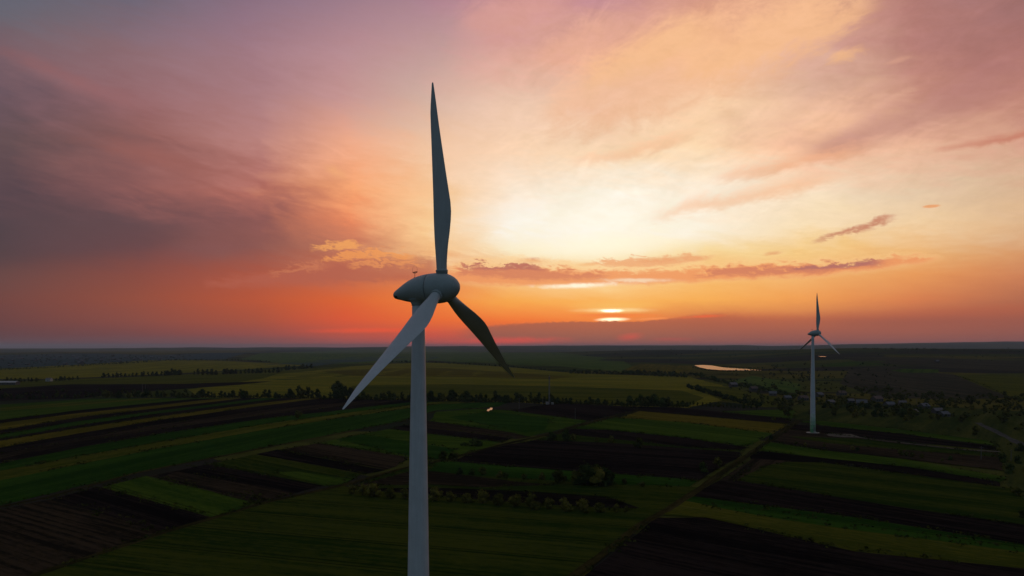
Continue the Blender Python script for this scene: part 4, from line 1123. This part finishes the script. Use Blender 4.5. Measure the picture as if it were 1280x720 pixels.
# ------------------------------------------------------------------ masts and poles
def lattice_mast(x, ytop, ybase):
    p = hit(x, ybase); H = (ybase - ytop) * px_m(p)
    root = empty('lattice_mast', p)
    b, t, n = 1.3, 0.55, 14
    def at(k, i):
        s = (b + (t - b) * k / n) / 2 * 1.15; a = 2 * math.pi * i / 3 + 0.5
        return Vector((s * math.cos(a), s * math.sin(a), H * k / n))
    for i in range(3):
        bm = bmesh.new(); tube(bm, at(0, i), at(n, i), 0.13, 0.10, 6); link('leg', bm, M_METAL, root)
    bm = bmesh.new()
    for k in range(n):
        for i in range(3):
            tube(bm, at(k, i), at(k + 1, (i + 1) % 3), 0.05, n=4); tube(bm, at(k + 1, i), at(k + 1, (i + 1) % 3), 0.045, n=4)
    link('bracing', bm, M_METAL, root)
    for i in range(3):
        a = 2 * math.pi * i / 3 + 0.5
        bm = bmesh.new(); box(bm, -.14, .14, -.09, .09, -1.0, 1.0)
        o = link('antenna', bm, M_WALL, root); o.location = (0.55 * math.cos(a), 0.55 * math.sin(a), H - 1.4); o.rotation_euler = (0, 0, a + math.pi/2)
    bm = bmesh.new(); tube(bm, (0, 0, H - .1), (0, 0, H + 2.2), 0.04); link('rod', bm, M_METAL, root)
    return tag(root, 'tall thin lattice mast at the edge of the tree belt', 'mast'), p
mm, pb = lattice_mast(686.6, 470.5, 505.5)
def cabinet(dx, dy, s, label):
    root = empty('equipment_cabinet', (pb.x + dx, pb.y + dy, pb.z))
    bm = bmesh.new(); box(bm, -1.1*s, 1.1*s, -.9*s, .9*s, 0.12, 2.2*s); link('housing', bm, M_WHITE, root)
    bm = bmesh.new(); box(bm, -1.2*s, 1.2*s, -1.0*s, 1.0*s, 2.2*s+.004, 2.36*s); link('roof', bm, M_WHITE, root)
    bm = bmesh.new(); box(bm, -1.3*s, 1.3*s, -1.1*s, 1.1*s, -.2, .12); link('plinth', bm, M_CONC, root)
    bm = bmesh.new(); box(bm, -.4*s, .4*s, -.95*s, -.9*s, .2, 1.9*s); link('door', bm, M_METAL, root)
    tag(root, label, 'cabinet')
cabinet(-1.9, -2.2, 1.0, 'pale equipment cabinet at the foot of the lattice mast, on its left')
cabinet(2.6, -1.6, 0.8, 'smaller pale equipment cabinet at the foot of the lattice mast, on its right')
M_POLE = simple_mat('weathered_pole', (0.11, 0.10, 0.09), 0.85)
def make_pole():
    root = empty('utility_pole')
    bm = bmesh.new(); tube(bm, (0,0,-.4), (0,0,9.4), .17, .11, 10); link('pole', bm, M_POLE, root)
    bm = bmesh.new(); box(bm, -.9, .9, -.06, .06, 8.6, 8.74); arm = link('crossarm', bm, M_POLE, root)
    for x in (-.75, 0.0, .75):
        bm = bmesh.new(); tube(bm, (x,0,8.74), (x,0,8.98), .05, .04, 8); link('insulator', bm, M_DARK, arm)
    return root
pole = make_pole()
for k, (x, y, hp, lab) in enumerate(((178,490.5,10.5,'left one of two pale poles close together beyond the striped fields'),(181.8,490.5,10,'right one of two pale poles close together beyond the striped fields'),
        (649,511.5,14,'thin utility pole before the tree belt left of the lattice mast'),(719,524,14,'thin utility pole standing in the ploughed field right of the lattice mast'),
        (678.5,505.5,10,'pale pole at the tree belt just left of the lattice mast'),(1146,508,12,'dark utility pole by the village on the right'),(1264,577,15,'utility pole among the bushes beside the lane'),(1226.5,575,17,'utility pole at the end of the gravel path'))):
    o = pole if k == 0 else copy_tree(pole)
    p = hit(x, y); o.location = p; s = hp * px_m(p) / 9.4; o.scale = (max(1, s*.8),)*2 + (s,); o.rotation_euler = (0, 0, .3 * k)
    tag(o, lab, 'utility pole', 'utility poles')

# ------------------------------------------------------------------ air
bm = bmesh.new(); box(bm, -45000, 45000, -45000, 45000, -60, 190)
mh = bpy.data.materials.new('evening_haze'); mh.use_nodes = True
nt = mh.node_tree; nt.nodes.clear()
pv = nt.nodes.new('ShaderNodeVolumePrincipled'); mo = nt.nodes.new('ShaderNodeOutputMaterial')
pv.inputs['Color'].default_value = (0.78, 0.90, 1.0, 1); pv.inputs['Density'].default_value = HAZE; pv.inputs['Anisotropy'].default_value = 0.0
nt.links.new(pv.outputs[0], mo.inputs['Volume'])
tag(link('haze', bm, mh), kind='stuff')
